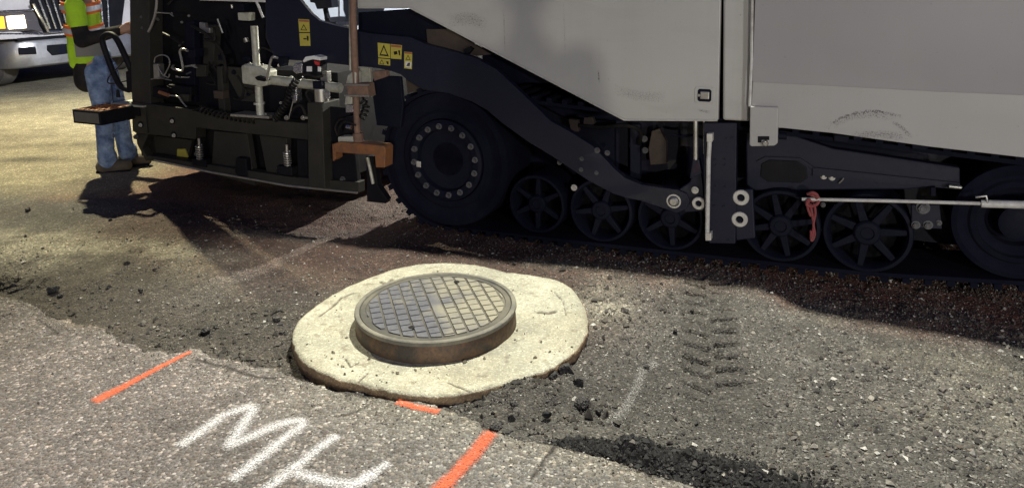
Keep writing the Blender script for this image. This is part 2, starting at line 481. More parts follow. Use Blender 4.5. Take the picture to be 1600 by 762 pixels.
def grid_faces(nr, nc):
    i = np.arange(nr-1)[:, None] * nc + np.arange(nc-1)[None, :]
    i = i.ravel()
    return np.stack([i, i+1, i+nc+1, i+nc], 1)
# ================================================================== THE GROUND
RC = Vector((-0.345, 3.003, 0))          # centre of the manhole
CT = 0.070                               # top of the concrete collar
SLAB = 0.055                             # top of the old asphalt
coll_px = [(458,528),(462,508),(478,488),(500,472),(528,455),(560,440),(590,428),(620,418),(650,412),(682,410),(715,411),(745,413),
           (790,424),(835,430),(868,436),(890,447),(906,468),(915,484),(918,500),(914,522),(903,540),(885,556),(866,571),(835,583),
           (800,594),(765,604),(735,611),(705,616),(675,617),(640,615),(600,607),(560,597),(525,588),(495,577),(472,560),(461,545)]
coll = np.array([tuple(G(u, v, CT))[:2] for u, v in coll_px])
_ang = np.arctan2(coll[:,1]-RC.y, coll[:,0]-RC.x); _rad = np.hypot(coll[:,0]-RC.x, coll[:,1]-RC.y)
_o = np.argsort(_ang); _ang = _ang[_o]; _rad = _rad[_o]
_angx = np.concatenate([_ang-2*np.pi, _ang, _ang+2*np.pi]); _radx = np.tile(_rad, 3)
def collar_r(th): return np.interp(th, _angx, _radx)

# edge of the old asphalt
edge_px = [(0,460),(35,468),(62,480),(85,492),(110,500),(140,504),(165,512),(180,524),(205,530),(230,545),(250,545),(272,550),(295,545),
           (310,543),(335,553),(370,560),(400,568),(450,582),(500,598),(545,611),(590,619),(620,624),(655,624),(690,637),(715,645),
           (745,655),(762,668),(785,676),(830,683),(880,692),(920,703),(960,715),(1000,727),(1040,739),(1080,752),(1110,764),(1160,784),(1220,810)]
ew = np.array([tuple(G(u, v, SLAB))[:2] for u, v in edge_px])
A0 = Vector((ew[0][0], ew[0][1], 0)); B0 = Vector((ew[35][0], ew[35][1], 0))
AX = (B0 - A0).normalized(); BX = Vector((AX.y, -AX.x, 0))      # BX points toward the camera, away from the cut
ea = (ew - np.array([A0.x, A0.y])) @ np.array([AX.x, AX.y]); eb = (ew - np.array([A0.x, A0.y])) @ np.array([BX.x, BX.y])
def edge_b(a): return np.interp(a, ea, eb)
def to_ab(x, y):
    return (x-A0.x)*AX.x + (y-A0.y)*AX.y, (x-A0.x)*BX.x + (y-A0.y)*BX.y
def blob(x, y, u, v, ru, rv, rot=0.0):
    """soft blob about the place seen at (u,v); ru, rv in metres across / along"""
    c = G(u, v); ca, sa = math.cos(rot), math.sin(rot)
    dx, dy = x-c.x, y-c.y
    e = ((dx*ca+dy*sa)/ru)**2 + ((-dx*sa+dy*ca)/rv)**2
    return np.exp(-e)
def path_co(x, y, p0, p1):
    d = (p1-p0); L = d.length; d = d/L
    return (x-p0.x)*d.x + (y-p0.y)*d.y, (x-p0.x)*(-d.y) + (y-p0.y)*d.x, L
def mach(x, y):
    return (x-O0.x)*EX.x + (y-O0.y)*EX.y, (x-O0.x)*EY.x + (y-O0.y)*EY.y
def HG(x, y):
    near = np.exp(-np.maximum(0, np.hypot(x, y-3.0)-3.2)/2.5)
    h = 0.034*fbm(x, y, 0.9, 3, 3) + near*(0.026*fbm(x, y, 0.22, 3, 11) + 0.015*fbm(x, y, 0.06, 3, 23) + 0.009*np.abs(fbm(x, y, 0.022, 2, 31)))
    # rougher, crumbly soil round the collar and on the left
    r = np.hypot(x-RC.x, y-RC.y); th = np.arctan2(y-RC.y, x-RC.x)
    cr = collar_r(th)
    rough = np.exp(-np.maximum(0, r-cr)/0.22)
    h += rough*0.035*(fbm(x, y, 0.07, 3, 41)+0.10)
    left = sstep(-0.9, -0.5, -(x-RC.x)) if False else sstep(0.0, 0.5, RC.x-0.35-x)
    h += -0.060*np.exp(-np.maximum(0, r-cr)/0.12)*left*sstep(3.6, 3.0, y)
    # soil heaped against the lower right of the collar
    h += 0.055*blob(x, y, 800, 625, 0.20, 0.10, -0.3)*(1+1.2*fbm(x, y, 0.05, 3, 55)) + 0.03*blob(x, y, 880, 592, 0.12, 0.10)
    h += 0.022*blob(x, y, 930, 470, 0.25, 0.5)
    # tyre prints
    for p0, p1, half, amp, pitch, cut in ((G(1103, 436), G(1118, 640), 0.135, 0.022, 0.105, 0), (G(1350, 540), G(1700, 596), 0.15, 0.014, 0.11, 0),
                                     (G(-60, 437), G(75, 447), 0.11, 0.036, 0.085, 1)):
        t, c, L = path_co(x, y, p0, p1)
        c = c + 0.02*fbm(x, y, 0.3, 2, 61)
        env = sstep(half, half*0.72, np.abs(c)) * sstep(-0.03, 0.06, t) * sstep(L+0.03, L-0.20, t)
        w = np.sin(2*np.pi*(t/pitch + 0.5*np.abs(c)/half + 0.5*(c > 0)) + 3.2*fbm(x, y, 0.12, 2, 71))
        seg = sstep(0.004, 0.016, np.abs(c))
        patch = 0.3 + 0.7*sstep(-0.12, 0.12, fbm(x, y, 0.28, 2, 81))
        h = h*(1-0.75*env*patch) - amp*1.7*env*sstep(0.40, 0.92, w)*seg*patch + amp*0.35*env*patch*sstep(0.45, -0.1, w)*sstep(-0.9, -0.3, w)
        h += 0.012*env*patch*(1-seg)
    # long soft tyre ruts on the left
    a, b = to_ab(x, y)
    h += 0.012*np.sin(b*9.0+1.5*fbm(x, y, 0.8, 2, 91))*sstep(0.5, 1.6, -x)*near
    # windrow of fresh asphalt along the cut, lower right
    d = edge_b(a) - b                   # distance outward from the cut
    ws = sstep(2.95, 3.2, a)
    dc = np.clip(0.03+0.13*(a-2.95), 0.02, 0.11); h += ws*0.060*np.exp(-((d-dc)/(0.03+0.4*dc))**2)*(1+1.3*fbm(x, y, 0.05, 3, 101)) 
    # everything low against the cut on the left, dirt close to level on the right
    h += 0.020*sstep(1.7, 2.3, a)*np.exp(-np.maximum(d, 0)/0.25)
    # the bed under the slab and collar stays below them
    h = np.where(d < 0.0, -0.03, h)
    inside = r < cr-0.02
    h = np.where(inside, -0.03, np.minimum(h, np.where(r < cr+0.05, CT-0.004, 1)))
    return h
def GC(x, y):
    """colour the surface itself has"""
    n = len(x)
    c = np.zeros((n, 3)); c[:] = (0.088, 0.083, 0.075)
    def mix(w, col):
        nonlocal c
        w = np.clip(w, 0, 1)[:, None]; c = c*(1-w) + np.array(col)*w
    s, w = mach(x, y)
    big = fbm(x, y, 0.8, 4, 201); mid = fbm(x, y, 0.25, 4, 211); fine = fbm(x, y, 0.07, 4, 221)
    mix(sstep(-0.05, 0.25, mid+0.4*fine)*0.55, (0.135, 0.128, 0.114))
    mix(sstep(0.0, 0.3, big)*0.55, (0.058, 0.053, 0.047))
    # red-brown tone of the machine's shadow, painted into the soil
    red = sstep(-0.50, -0.08, w + 0.5*fbm(x, y, 0.35, 4, 231)) * sstep(2.8, 1.6, w)
    mix(red*0.9, (0.125, 0.052, 0.034))
    mix(0.9*blob(x, y, 545, 322, 0.55, 0.25, -0.4), (0.10, 0.10, 0.085))
    lf = sstep(-0.6, -1.6, x)*sstep(6.0, 4.8, y)
    mix(lf*sstep(-0.15, 0.2, fbm(x, y, 0.5, 4, 241))*0.6, (0.075, 0.054, 0.043))
    mix(sstep(0.3, -0.5, x+0.55)*sstep(4.9, 4.2, y+0.2*big)*0.55, (0.062, 0.050, 0.043))
    mix(sstep(-1.35, -0.7, w+0.35*mid)*sstep(0.9, 0.1, s)*sstep(-3.4, -2.6, s)*0.75, (0.068, 0.036, 0.026))  # machine's shadow on the left, painted dark red-brown into the ground
    mix(0.55*blob(x, y, 120, 395, 0.9, 0.22, -0.35)*sstep(-0.2, 0.15, mid), (0.24, 0.225, 0.175))  # floodlit streak at left painted pale into the soil
    # darker soil round the collar's left and below
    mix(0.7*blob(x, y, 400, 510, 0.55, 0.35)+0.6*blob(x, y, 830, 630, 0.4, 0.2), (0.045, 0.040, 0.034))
    # pale dusty patches; those at far left paint in the floodlit streak
    pale = (0.31, 0.29, 0.23)
    for u, v, ru, rv, k in ((80,395,0.6,0.20,0.95),(30,375,0.4,0.25,0.8),(250,385,0.5,0.13,0.8),(430,370,0.3,0.06,0.5),(945,490,0.10,0.10,0.8),(930,470,0.18,0.3,0.35),(1330,505,0.22,0.08,0.45),(1480,560,0.35,0.12,0.35),
                            (1400,635,0.22,0.10,0.3),(1560,640,0.2,0.2,0.3),(860,415,0.25,0.06,0.5),(1080,440,0.3,0.1,0.35),(1450,500,0.5,0.09,0.4),(1560,590,0.25,0.12,0.4)):
        mix(k*blob(x, y, u, v, ru, rv, -0.3)*(1+1.5*fine)*sstep(-0.35, 0.15, mid), pale)
    # far yard: paler packed soil with long tyre streaks
    far = sstep(5.0, 6.2, y - 0.15*x*0 + 0.3*big)*sstep(0.3, 0.9, w+1.2)
    fx = sstep(-2.6, -3.3, x)*sstep(5.0, 5.7, y)
    mix(fx*0.9, (0.25, 0.225, 0.15))
    st = fbm(x*0.35+y*0.2, y*1.0-x*0.1, 0.30, 4, 251)
    mix(fx*sstep(0.02, 0.22, st)*0.6, (0.12, 0.10, 0.07))
    mix(0.8*blob(x, y, 40, 250, 0.35, 0.12)+0.5*blob(x, y, 130, 228, 0.3, 0.15), (0.05, 0.045, 0.032))
    # groove shade of the tyre prints, painted as darker soil
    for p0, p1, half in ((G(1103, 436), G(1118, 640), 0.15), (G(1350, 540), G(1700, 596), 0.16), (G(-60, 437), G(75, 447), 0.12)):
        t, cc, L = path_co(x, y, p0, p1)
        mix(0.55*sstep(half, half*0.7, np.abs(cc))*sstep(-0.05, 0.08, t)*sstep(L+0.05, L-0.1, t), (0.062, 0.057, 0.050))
    # blackish fines: the windrow and the darker middle right
    a, b = to_ab(x, y); d = edge_b(a)-b
    dl = np.clip(0.06+0.22*(a-2.95), 0.03, 0.24); fresh = sstep(2.88, 3.0, a)*sstep(0.05, -0.03, d-dl+0.10*fine)*sstep(-0.05, 0.0, d)
    mix(fresh*0.97, (0.016, 0.015, 0.014))
    mix(0.45*blob(x, y, 1060, 620, 0.45, 0.30, -0.4), (0.06, 0.056, 0.05))
    return c
def axis(lo, hi, step, far_lo, far_hi, g=1.12):
    c = list(np.arange(lo, hi+1e-6, step)); s = step
    x = hi
    while x < far_hi: s *= g; x += s; c.append(x)
    s = step; x = lo; pre = []
    while x > far_lo: s *= g; x -= s; pre.append(x)
    return np.array(pre[::-1]+c)
xs = axis(-3.0, 2.7, 0.0085, -120, 120, 1.06)
ys = axis(1.85, 4.6, 0.0085, -60, 160, 1.03)
X, Y = np.meshgrid(xs, ys)
xf, yf = X.ravel(), Y.ravel()
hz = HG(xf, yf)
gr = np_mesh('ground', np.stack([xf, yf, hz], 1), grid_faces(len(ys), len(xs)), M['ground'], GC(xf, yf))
gr['kind'] = 'structure'

# ---- old asphalt pavement, a slab with a broken edge
def slab_h(x, y):
    return SLAB + 0.007*fbm(x, y, 0.7, 2, 301) + 0.003*fbm(x, y, 0.12, 2, 311)
av = axis(-0.3, 3.75, 0.0075, -40, 30, 1.10)
qn = np.arange(0.0, 1.45, 0.0075); q2 = []; s_ = 0.0075; q_ = qn[-1]
while q_ < 40: s_ *= 1.15; q_ += s_; q2.append(q_)
qv = np.concatenate([qn, q2])
def edge_fine(a):
    z0 = np.zeros_like(a)
    return edge_b(a) + 0.045*fbm(a, z0, 0.11, 4, 321) + 0.018*fbm(a, z0, 0.022, 3, 331)
rows = []; tints = []
def slab_tint(x, y):
    n = len(x); c = np.zeros((n, 3)); c[:] = (0.180, 0.170, 0.158)
    def mix(w, col):
        nonlocal c
        w = np.clip(w, 0, 1)[:, None]; c = c*(1-w)+np.array(col)*w
    mid = fbm(x, y, 0.4, 4, 341); fine = fbm(x, y, 0.06, 4, 351)
    mix(sstep(-0.1, 0.3, mid)*0.6, (0.225, 0.215, 0.195))
    mix(sstep(0.1, -1.5, x)*0.8, (0.165, 0.143, 0.140))  # dimmer pinkish light on the left painted into the slab tint
    _a, _b = to_ab(x, y); mix(0.35*np.exp(-np.maximum(_b-edge_b(_a), 0)/0.06)*sstep(-0.3, 0.2, fine), (0.24, 0.22, 0.195))
    mix(0.85*blob(x, y, 140, 516, 0.13, 0.06, -0.5)*(1+fine), (0.30, 0.24, 0.19))
    mix(0.5*blob(x, y, 690, 660, 0.6, 0.13, -0.3), (0.24, 0.225, 0.185))
    mix(0.5*blob(x, y, 960, 740, 0.35, 0.12, -0.35), (0.25, 0.23, 0.19))
    # cracks and a dirt streak
    for pts, wd in (([(868,695),(852,715),(840,735),(826,752)], 0.006), ([(518,650),(540,648),(558,643),(572,634),(580,625)], 0.005), ([(60,497),(90,520),(70,524)], 0.004),
                    ([(300,560),(350,572),(400,588),(430,590)], 0.008)):
        P = [G(u, v, SLAB) for u, v in pts]
        dm = np.full(n, 9.0)
        for p, q in zip(P[:-1], P[1:]):
            t, cc, L = path_co(x, y, p, q)
            tt = np.clip(t, 0, L); dm = np.minimum(dm, np.hypot(t-tt, cc))
        mix(sstep(wd*1.6, wd*0.6, dm + 0.010*fine)*0.85, (0.035, 0.030, 0.027))
    return c
ef = edge_fine(av)
base = np.stack([A0.x + AX.x*av, A0.y + AX.y*av], 1)
def at_b(bv): return base[:,0] + BX.x*bv, base[:,1] + BX.y*bv
for off, z in ((-0.018, -0.06), (-0.014, 0.0), (-0.008, 0.024), (-0.002, 0.044)):
    jit = 0.02*fbm(av, np.full_like(av, off*100), 0.03, 3, 361)
    x, y = at_b(ef + off + jit)
    rows.append(np.stack([x, y, np.full_like(x, z)], 1)); tints.append(np.tile((0.07, 0.062, 0.052), (len(x), 1)))
for q in qv:
    x, y = at_b(ef*max(0, 1-q/3.0) + q)
    z = slab_h(x, y) - 0.012*np.exp(-q/0.02) - 0.030*np.exp(-q/0.05)*np.clip(fbm(x, y, 0.06, 3, 371), 0, 1)
    a1 = av
    crumble = np.exp(-((a1-1.25)/0.35)**2)*np.exp(-q/0.05)
    z = z + crumble*0.03*(fbm(x, y, 0.035, 2, 381)-0.15)
    rows.append(np.stack([x, y, z], 1)); tints.append(slab_tint(x, y))
slab = np_mesh('old_asphalt_pavement', np.concatenate(rows), grid_faces(len(rows), len(av)), M['slab'], np.concatenate(tints))
slab['kind'] = 'structure'

# ---- concrete collar
nt_, nr_ = 640, 70
th = np.linspace(-np.pi, np.pi, nt_, endpoint=False)
R = collar_r(th) + 0.012*fbm(np.cos(th)*3, np.sin(th)*3, 0.22, 5, 401)
crow = []; ctin = []
R0 = 0.315
for i in range(nr_):
    t = i/(nr_-1); r = R0 + (R-R0)*t
    x, y = RC.x + r*np.cos(th), RC.y + r*np.sin(th)
    z = CT + 0.008*fbm(x, y, 0.25, 3, 411) + 0.004*fbm(x, y, 0.05, 3, 421) - 0.005*sstep(0.965, 1.0, np.full_like(x, t))
    crow.append(np.stack([x, y, z], 1))
    c = np.zeros((nt_, 3)); c[:] = (0.37, 0.355, 0.275)
    m1 = sstep(0.05, 0.25, fbm(x, y, 0.2, 4, 431))[:, None]*0.35
    c = c*(1-m1)+np.array((0.36, 0.32, 0.22))*m1
    soil = np.clip(sstep(0.12, 0.28, fbm(x, y, 0.09, 4, 441))*0.5*sstep(-0.5, -0.9, x+0.25*(y-3)) + 0.55*sstep(0.17, 0.3, fbm(x, y, 0.035, 3, 451)), 0, 1)[:, None]
    c = c*(1-soil)+np.array((0.17, 0.14, 0.10))*soil
    for pts, wd in (([(500,493),(520,478),(533,465),(552,458)], 0.004), ([(596,440),(606,445),(612,436)], 0.007), ([(842,487),(858,488),(866,486)], 0.008), ([(700,598),(720,606),(735,612)], 0.003), ([(540,560),(548,572),(560,566)], 0.003),
                    ([(866,455),(880,470),(884,492)], 0.002), ([(560,596),(574,583)], 0.003)):
        P = [G(u, v, CT) for u, v in pts]; dm = np.full(len(x), 9.0)
        for p, q in zip(P[:-1], P[1:]):
            t_, cc, L = path_co(x, y, p, q); tt = np.clip(t_, 0, L); dm = np.minimum(dm, np.hypot(t_-tt, cc))
        k_ = sstep(wd*2.2, wd*0.7, dm+0.006*fbm(x, y, 0.03, 3, 471))[:, None]*0.85
        c = c*(1-k_)+np.array((0.075, 0.06, 0.045))*k_
        crow[-1][:,2] -= 0.006*k_[:,0]
    edge_d = (sstep(0.90, 1.0, np.full_like(x, t))*0.45*sstep(-0.1, 0.2, fbm(x, y, 0.12, 3, 481)))[:, None]
    c = c*(1-edge_d)+np.array((0.20, 0.175, 0.125))*edge_d
    crow_c = c; ctin.append(crow_c)
for k, (dr, z) in enumerate(((0.004, CT-0.010), (0.004, CT-0.03), (-0.002, CT-0.07), (0.003, CT-0.12), (0.0, -0.16))):
    r = R + dr + 0.01*fbm(th*2, np.full_like(th, k*1.7), 0.1, 3, 461)
    x, y = RC.x + r*np.cos(th), RC.y + r*np.sin(th)
    crow.append(np.stack([x, y, np.full_like(x, z)], 1)); ctin.append(np.tile((0.24, 0.17, 0.10), (nt_, 1)))
nn = len(crow)
fi = np.arange(nn-1)[:, None]*nt_ + np.arange(nt_)[None, :]
fj = np.arange(nn-1)[:, None]*nt_ + (np.arange(nt_)[None, :]+1) % nt_
cf = np.stack([fi.ravel(), (fi+nt_).ravel(), (fj+nt_).ravel(), fj.ravel()], 1)
co_ = np_mesh('concrete_collar', np.concatenate(crow) , cf, M['concrete'], np.concatenate(ctin))
tag(co_, 'rough round pale concrete collar cast in the dirt around the manhole', 'concrete collar')

# ---- manhole frame and its cover
TOP = 0.160
zt = TOP-(CT-0.02)
skirt = MB().ringlathe((0,0,0), [(0.345, 0.0), (0.350, 0.012), (0.343, zt-0.022), (0.340, zt-0.018), (0.318, zt-0.018), (0.300, 0.0)], 128, 'z')
fr = skirt.build('manhole_frame', M['rustiron'], co_, (RC.x, RC.y, CT-0.02), smooth=True, angle=35, label='raised rusty iron ring holding the cover')
rim = MB().ringlathe((0,0,0), [(0.349, zt-0.018), (0.3505, zt-0.012), (0.349, zt-0.003), (0.345, zt), (0.331, zt), (0.328, zt-0.004), (0.328, zt-0.018)], 128, 'z')
rim.build('rim', M['dustyrim'], fr, smooth=True, angle=35)
cv = empty('manhole_cover', (RC.x, RC.y, TOP-0.03), math.radians(16), 'round dusty cast iron manhole cover with a staggered grid of raised squares', 'manhole cover')
ct0 = 0.022
MB().lathe((0,0,0), [(0.0, 0.0), (0.3235, 0.0), (0.3255, 0.006), (0.3255, ct0+0.003), (0.324, ct0+0.0045), (0.304, ct0+0.0045), (0.302, ct0), (0.0, ct0)], 128, 'z').build('plate', M['irongap'], cv, smooth=True, angle=30)
def clip_circle(poly, rad, n=48):
    out = poly
    for k in range(n):
        a = 2*math.pi*(k+0.5)/n; nx, ny = math.cos(a), math.sin(a); lim = rad
        res = []
        for i in range(len(out)):
            p, q = out[i], out[(i+1) % len(out)]
            dp, dq = p[0]*nx+p[1]*ny-lim, q[0]*nx+q[1]*ny-lim
            if dp <= 0: res.append(p)
            if (dp < 0 < dq) or (dq < 0 < dp):
                t = dp/(dp-dq); res.append((p[0]+(q[0]-p[0])*t, p[1]+(q[1]-p[1])*t))
        out = res
        if len(out) < 3: return []
    return out
def area(p): return abs(sum(p[i][0]*p[(i+1) % len(p)][1]-p[(i+1) % len(p)][0]*p[i][1] for i in range(len(p))))/2
P_ = 0.0520; gap = 0.0052; holes = ((-0.135, -0.185), (0.135, 0.205))
for ci in range(-7, 8):
    for ri in range(-8, 9):
        x0 = ci*P_; y0 = (ri + (0.5 if ci % 2 else 0.0))*P_
        if abs(x0) < P_*0.5 and abs(y0) < 0.125: continue
        if any(math.hypot(x0-h[0], y0-h[1]) < 0.024 for h in holes): pass
        hw = P_/2-gap/2
        poly = clip_circle([(x0-hw+0.001, y0-hw), (x0+hw-0.001, y0-hw), (x0+hw-0.001, y0+hw), (x0-hw+0.001, y0+hw)], 0.297)
        if len(poly) < 3 or area(poly) < 2e-4: continue
        cx_ = sum(p[0] for p in poly)/len(poly); cy_ = sum(p[1] for p in poly)/len(poly)
        n = len(poly); zz = ct0+0.0060+random.uniform(-0.0012, 0.0008)
        v = [(p[0], p[1], ct0-0.0005) for p in poly] + [(cx_+(p[0]-cx_)*0.92, cy_+(p[1]-cy_)*0.92, zz) for p in poly]
        f = [tuple(range(n, 2*n))] + [(i, (i+1) % n, (i+1) % n+n, i+n) for i in range(n)]
        b_ = MB(); b_.v = v; b_.f = f
        b_.build('raised_square', M['iron'], cv)
MB().box((-0.023, -0.122, 0), (0.023, 0.122, 0.0055)).build('name_plate', M['iron'], cv, (0, 0, ct0), bevel=0.003)
for h in holes:
    MB().lathe((0,0,0), [(0.0, 0.0), (0.0135, 0.0), (0.0125, 0.0012), (0.0, 0.0012)], 16, 'z').build('pick_hole', M['ink'], cv, (h[0], h[1], ct0+0.0070))

# ---- loose stones
def stones(name, x, y, r, tint, zfun, label=None, cat=None, sink=0.35, mat=None):
    n = len(x)
    base = np.array([(1,0,0),(0,1,0),(-1,0,0),(0,-1,0),(0,0,1),(0,0,-1)], float)
    v = np.tile(base, (n,1,1))*(1+RNG.uniform(-0.38, 0.38, (n,6,1)))
    v += RNG.uniform(-0.28, 0.28, (n,6,3))
    sc = RNG.uniform(0.65, 1.3, (n,1,3)); sc[:,:,2] *= 0.8
    v *= sc*r[:,None,None]
    a = RNG.uniform(0, 6.28, n); ca, sa = np.cos(a)[:,None], np.sin(a)[:,None]
    vx = v[:,:,0]*ca - v[:,:,1]*sa; vy = v[:,:,0]*sa + v[:,:,1]*ca
    v[:,:,0], v[:,:,1] = vx, vy
    z = zfun(x, y) + r*sink
    v += np.stack([x, y, z], 1)[:,None,:]
    tri = np.array([(0,1,4),(1,2,4),(2,3,4),(3,0,4),(1,0,5),(2,1,5),(3,2,5),(0,3,5)])
    F = (np.arange(n)[:,None,None]*6 + tri[None]).reshape(-1,3)
    t = np.repeat(tint, 6, axis=0)
    o = np_mesh(name, v.reshape(-1,3), F, mat or M['stone'], t, smooth=False)
    o['kind'] = 'stuff'
    if label: o['label'] = label; o['category'] = cat
    return o
def scatter(n, lo, hi, dens):
    x = RNG.uniform(lo[0], hi[0], n); y = RNG.uniform(lo[1], hi[1], n)
    k = RNG.uniform(0, 1, n) < dens(x, y)
    return x[k], y[k]
def free(x, y, m=0.0):
    a, b = to_ab(x, y); r = np.hypot(x-RC.x, y-RC.y); th = np.arctan2(y-RC.y, x-RC.x)
    return (b < edge_b(a)-m) & (r > collar_r(th)+m)
def grav_d(x, y):
    d = 0.30 + 0.7*sstep(-0.1, 0.3, fbm(x, y, 0.35, 4, 501)) + 0.5*sstep(-0.4, 1.0, x)
    d = d*(0.35+0.65*sstep(4.6, 3.4, y))
    for p0, p1, half in ((G(1103, 436), G(1118, 640), 0.15), (G(1350, 540), G(1700, 596), 0.15)):
        t, cc, L = path_co(x, y, p0, p1)
        d = d*(1-0.85*sstep(half, half*0.8, np.abs(cc))*sstep(-0.05, 0.05, t)*sstep(L+0.05, L, t))
    return np.where(free(x, y), d/1.9, 0)
x, y = scatter(150000, (-3.1, 1.8), (2.8, 5.0), grav_d)
r = np.clip(RNG.lognormal(math.log(0.0024), 0.58, len(x))*(1+0.45*sstep(0.5, 1.2, x)*sstep(3.2, 2.6, y)), 0.0010, 0.013)
pal = np.array([(0.13,0.115,0.10),(0.06,0.055,0.05),(0.22,0.20,0.17),(0.42,0.40,0.36),(0.12,0.095,0.07),(0.05,0.045,0.042)])
pi = RNG.choice(6, len(x), p=[0.30,0.27,0.20,0.09,0.05,0.09])
gt = pal[pi]*RNG.uniform(0.75, 1.25, (len(x),1))
stones('loose_gravel', x, y, r, gt, HG, 'loose grey and brown gravel strewn over the milled dirt around the manhole', 'gravel')
# finer grit between the stones
x, y = scatter(210000, (-1.6, 1.8), (2.5, 4.4), lambda x, y: np.where(free(x, y), (0.35+0.65*sstep(-0.2, 0.25, fbm(x, y, 0.2, 3, 541)))*(0.45+0.55*sstep(-0.3, 0.6, x)), 0)*0.72)
r = np.clip(RNG.lognormal(math.log(0.0016), 0.40, len(x)), 0.0008, 0.004)
gt = np.array([(0.10,0.093,0.083),(0.06,0.055,0.05),(0.15,0.14,0.12),(0.34,0.325,0.28)])[RNG.choice(4, len(x), p=[0.3,0.36,0.2,0.14])]*RNG.uniform(0.6, 1.4, (len(x),1))
stones('fine_grit', x, y, r, gt, HG, 'fine grey grit covering the milled surface between the larger stones', 'grit', 0.5)
# black crumbs of the windrow
n = 85000
a = RNG.uniform(2.80, 4.0, n); d = np.clip(0.03+0.13*(a-2.95), 0.02, 0.11)*(1+RNG.normal(0, 0.55, n))
a = a + 0.0*d; k = RNG.uniform(0, 1, n) < sstep(2.88, 3.12, a)
a, d = a[k], d[k]
b = edge_b(a)-d
x = A0.x+AX.x*a+BX.x*b; y = A0.y+AX.y*a+BX.y*b
r = np.clip(RNG.lognormal(math.log(0.0027), 0.50, len(x)), 0.0013, 0.012)
gt = np.tile((0.014,0.013,0.012), (len(x),1))*RNG.uniform(0.4, 2.2, (len(x),1))
wd = stones('fresh_asphalt_windrow', x, y, r, gt, HG, 'low ridge of loose black asphalt crumbs heaped along the cut pavement edge', 'asphalt ridge', 0.5)
# clods of crumbled soil heaped round the collar and below it
def clod_d(x, y):
    d = 1.0*blob(x, y, 830, 632, 0.26, 0.13, -0.3) + 0.8*blob(x, y, 740, 640, 0.2, 0.06, -0.35) + 0.6*blob(x, y, 420, 520, 0.20, 0.28) + 0.7*blob(x, y, 390, 562, 0.3, 0.05, -0.4) + 0.35*blob(x, y, 250, 520, 0.4, 0.12, -0.4) + 0.25*blob(x, y, 950, 470, 0.3, 0.4)
    return np.where(free(x, y, 0.005), d*sstep(-0.25, 0.15, fbm(x, y, 0.12, 3, 521)), 0)
x, y = scatter(30000, (-2.2, 2.0), (1.2, 4.0), clod_d)
r = np.clip(RNG.lognormal(math.log(0.0065), 0.50, len(x)), 0.003, 0.022)
cp = np.array([(0.06,0.052,0.043),(0.04,0.035,0.03),(0.10,0.088,0.07),(0.19,0.175,0.145)])
gt = cp[RNG.choice(4, len(x), p=[0.4,0.3,0.22,0.08])]*RNG.uniform(0.7, 1.3, (len(x),1))
stones('soil_clods', x, y, r, gt, HG, 'crumbled dark soil and broken asphalt heaped beside the concrete collar', 'rubble')
# crumbs lying on the concrete collar
n = 900
tt = RNG.uniform(-np.pi, np.pi, n); rr = 0.36 + (collar_r(tt)-0.37)*RNG.uniform(0, 1, n)
x = RC.x+rr*np.cos(tt); y = RC.y+rr*np.sin(tt)
k = RNG.uniform(0, 1, n) < (0.25 + 0.75*sstep(0.0, 0.25, fbm(x, y, 0.12, 3, 511)) + 0.5*(rr < 0.40))
x, y = x[k], y[k]
r = np.clip(RNG.lognormal(math.log(0.0022), 0.55, len(x)), 0.0012, 0.009)
gt = np.tile((0.10,0.085,0.06), (len(x),1))*RNG.uniform(0.4, 2.0, (len(x),1))
stones('concrete_crumbs', x, y, r, gt, lambda x, y: np.full_like(x, CT), 'small dark crumbs of dirt scattered on the concrete collar', 'crumbs')
# grit on the old pavement
n = 9000
a = RNG.uniform(-0.2, 3.8, n); q = np.abs(RNG.exponential(0.35, n)); b = edge_b(a)+0.01+q
x = A0.x+AX.x*a+BX.x*b; y = A0.y+AX.y*a+BX.y*b
r = np.clip(RNG.lognormal(math.log(0.0020), 0.4, n), 0.001, 0.007)
gt = pal[RNG.choice(6, n)]*RNG.uniform(0.8, 1.4, (n,1))
stones('pavement_grit', x, y, r, gt, slab_h, 'fine grit scattered over the old asphalt near its broken edge', 'grit', 0.2)

# ---- larger lumps one can point at
def lump(u, v, size, label, flat=0.7, rot=None, zb=None, group='lumps of broken asphalt lying on the milled dirt', mat='chunk', cat='asphalt lump'):
    p = G(u, v, 0.0); hz_ = float(HG(np.array([p.x]), np.array([p.y]))[0]) if zb is None else zb
    p = G(u, v, hz_)
    bm = bmesh.new(); bmesh.ops.create_icosphere(bm, subdivisions=3, radius=1)
    sd = random.random()*100
    sx, sy, sz = random.uniform(0.85, 1.25), random.uniform(0.7, 1.0), flat
    # cut by random planes for broken faces
    for vtx in bm.verts: vtx.co = Vector((vtx.co.x*sx, vtx.co.y*sy, vtx.co.z*sz))
    for k in range(9):
        nrm = Vector((random.gauss(0,1), random.gauss(0,1), random.gauss(0,1))).normalized(); lim = random.uniform(0.45, 0.75)
        for vtx in bm.verts:
            dd = vtx.co.dot(nrm)-lim
            if dd > 0: vtx.co -= nrm*dd
    for vtx in bm.verts:
        c = vtx.co*2.4+Vector((sd, sd, sd))
        vtx.co *= 1+0.25*(float(vn(np.array([c.x+c.z]), np.array([c.y-c.z]), 5)[0])-0.5) + random.uniform(-0.03, 0.03)
        vtx.co *= size/2
    me = bpy.data.meshes.new('asphalt_lump'); bm.to_mesh(me); bm.free(); me.materials.append(M[mat])
    o = bpy.data.objects.new('asphalt_lump', me); COL.objects.link(o)
    o.location = (p.x, p.y, hz_+size*0.18); o.rotation_euler = (random.uniform(-.3,.3), random.uniform(-.3,.3), rot if rot is not None else random.uniform(0,6))
    tag(o, label, cat, group)
lump(884, 582, 0.085, 'largest dark lump of asphalt against the lower right edge of the concrete collar')
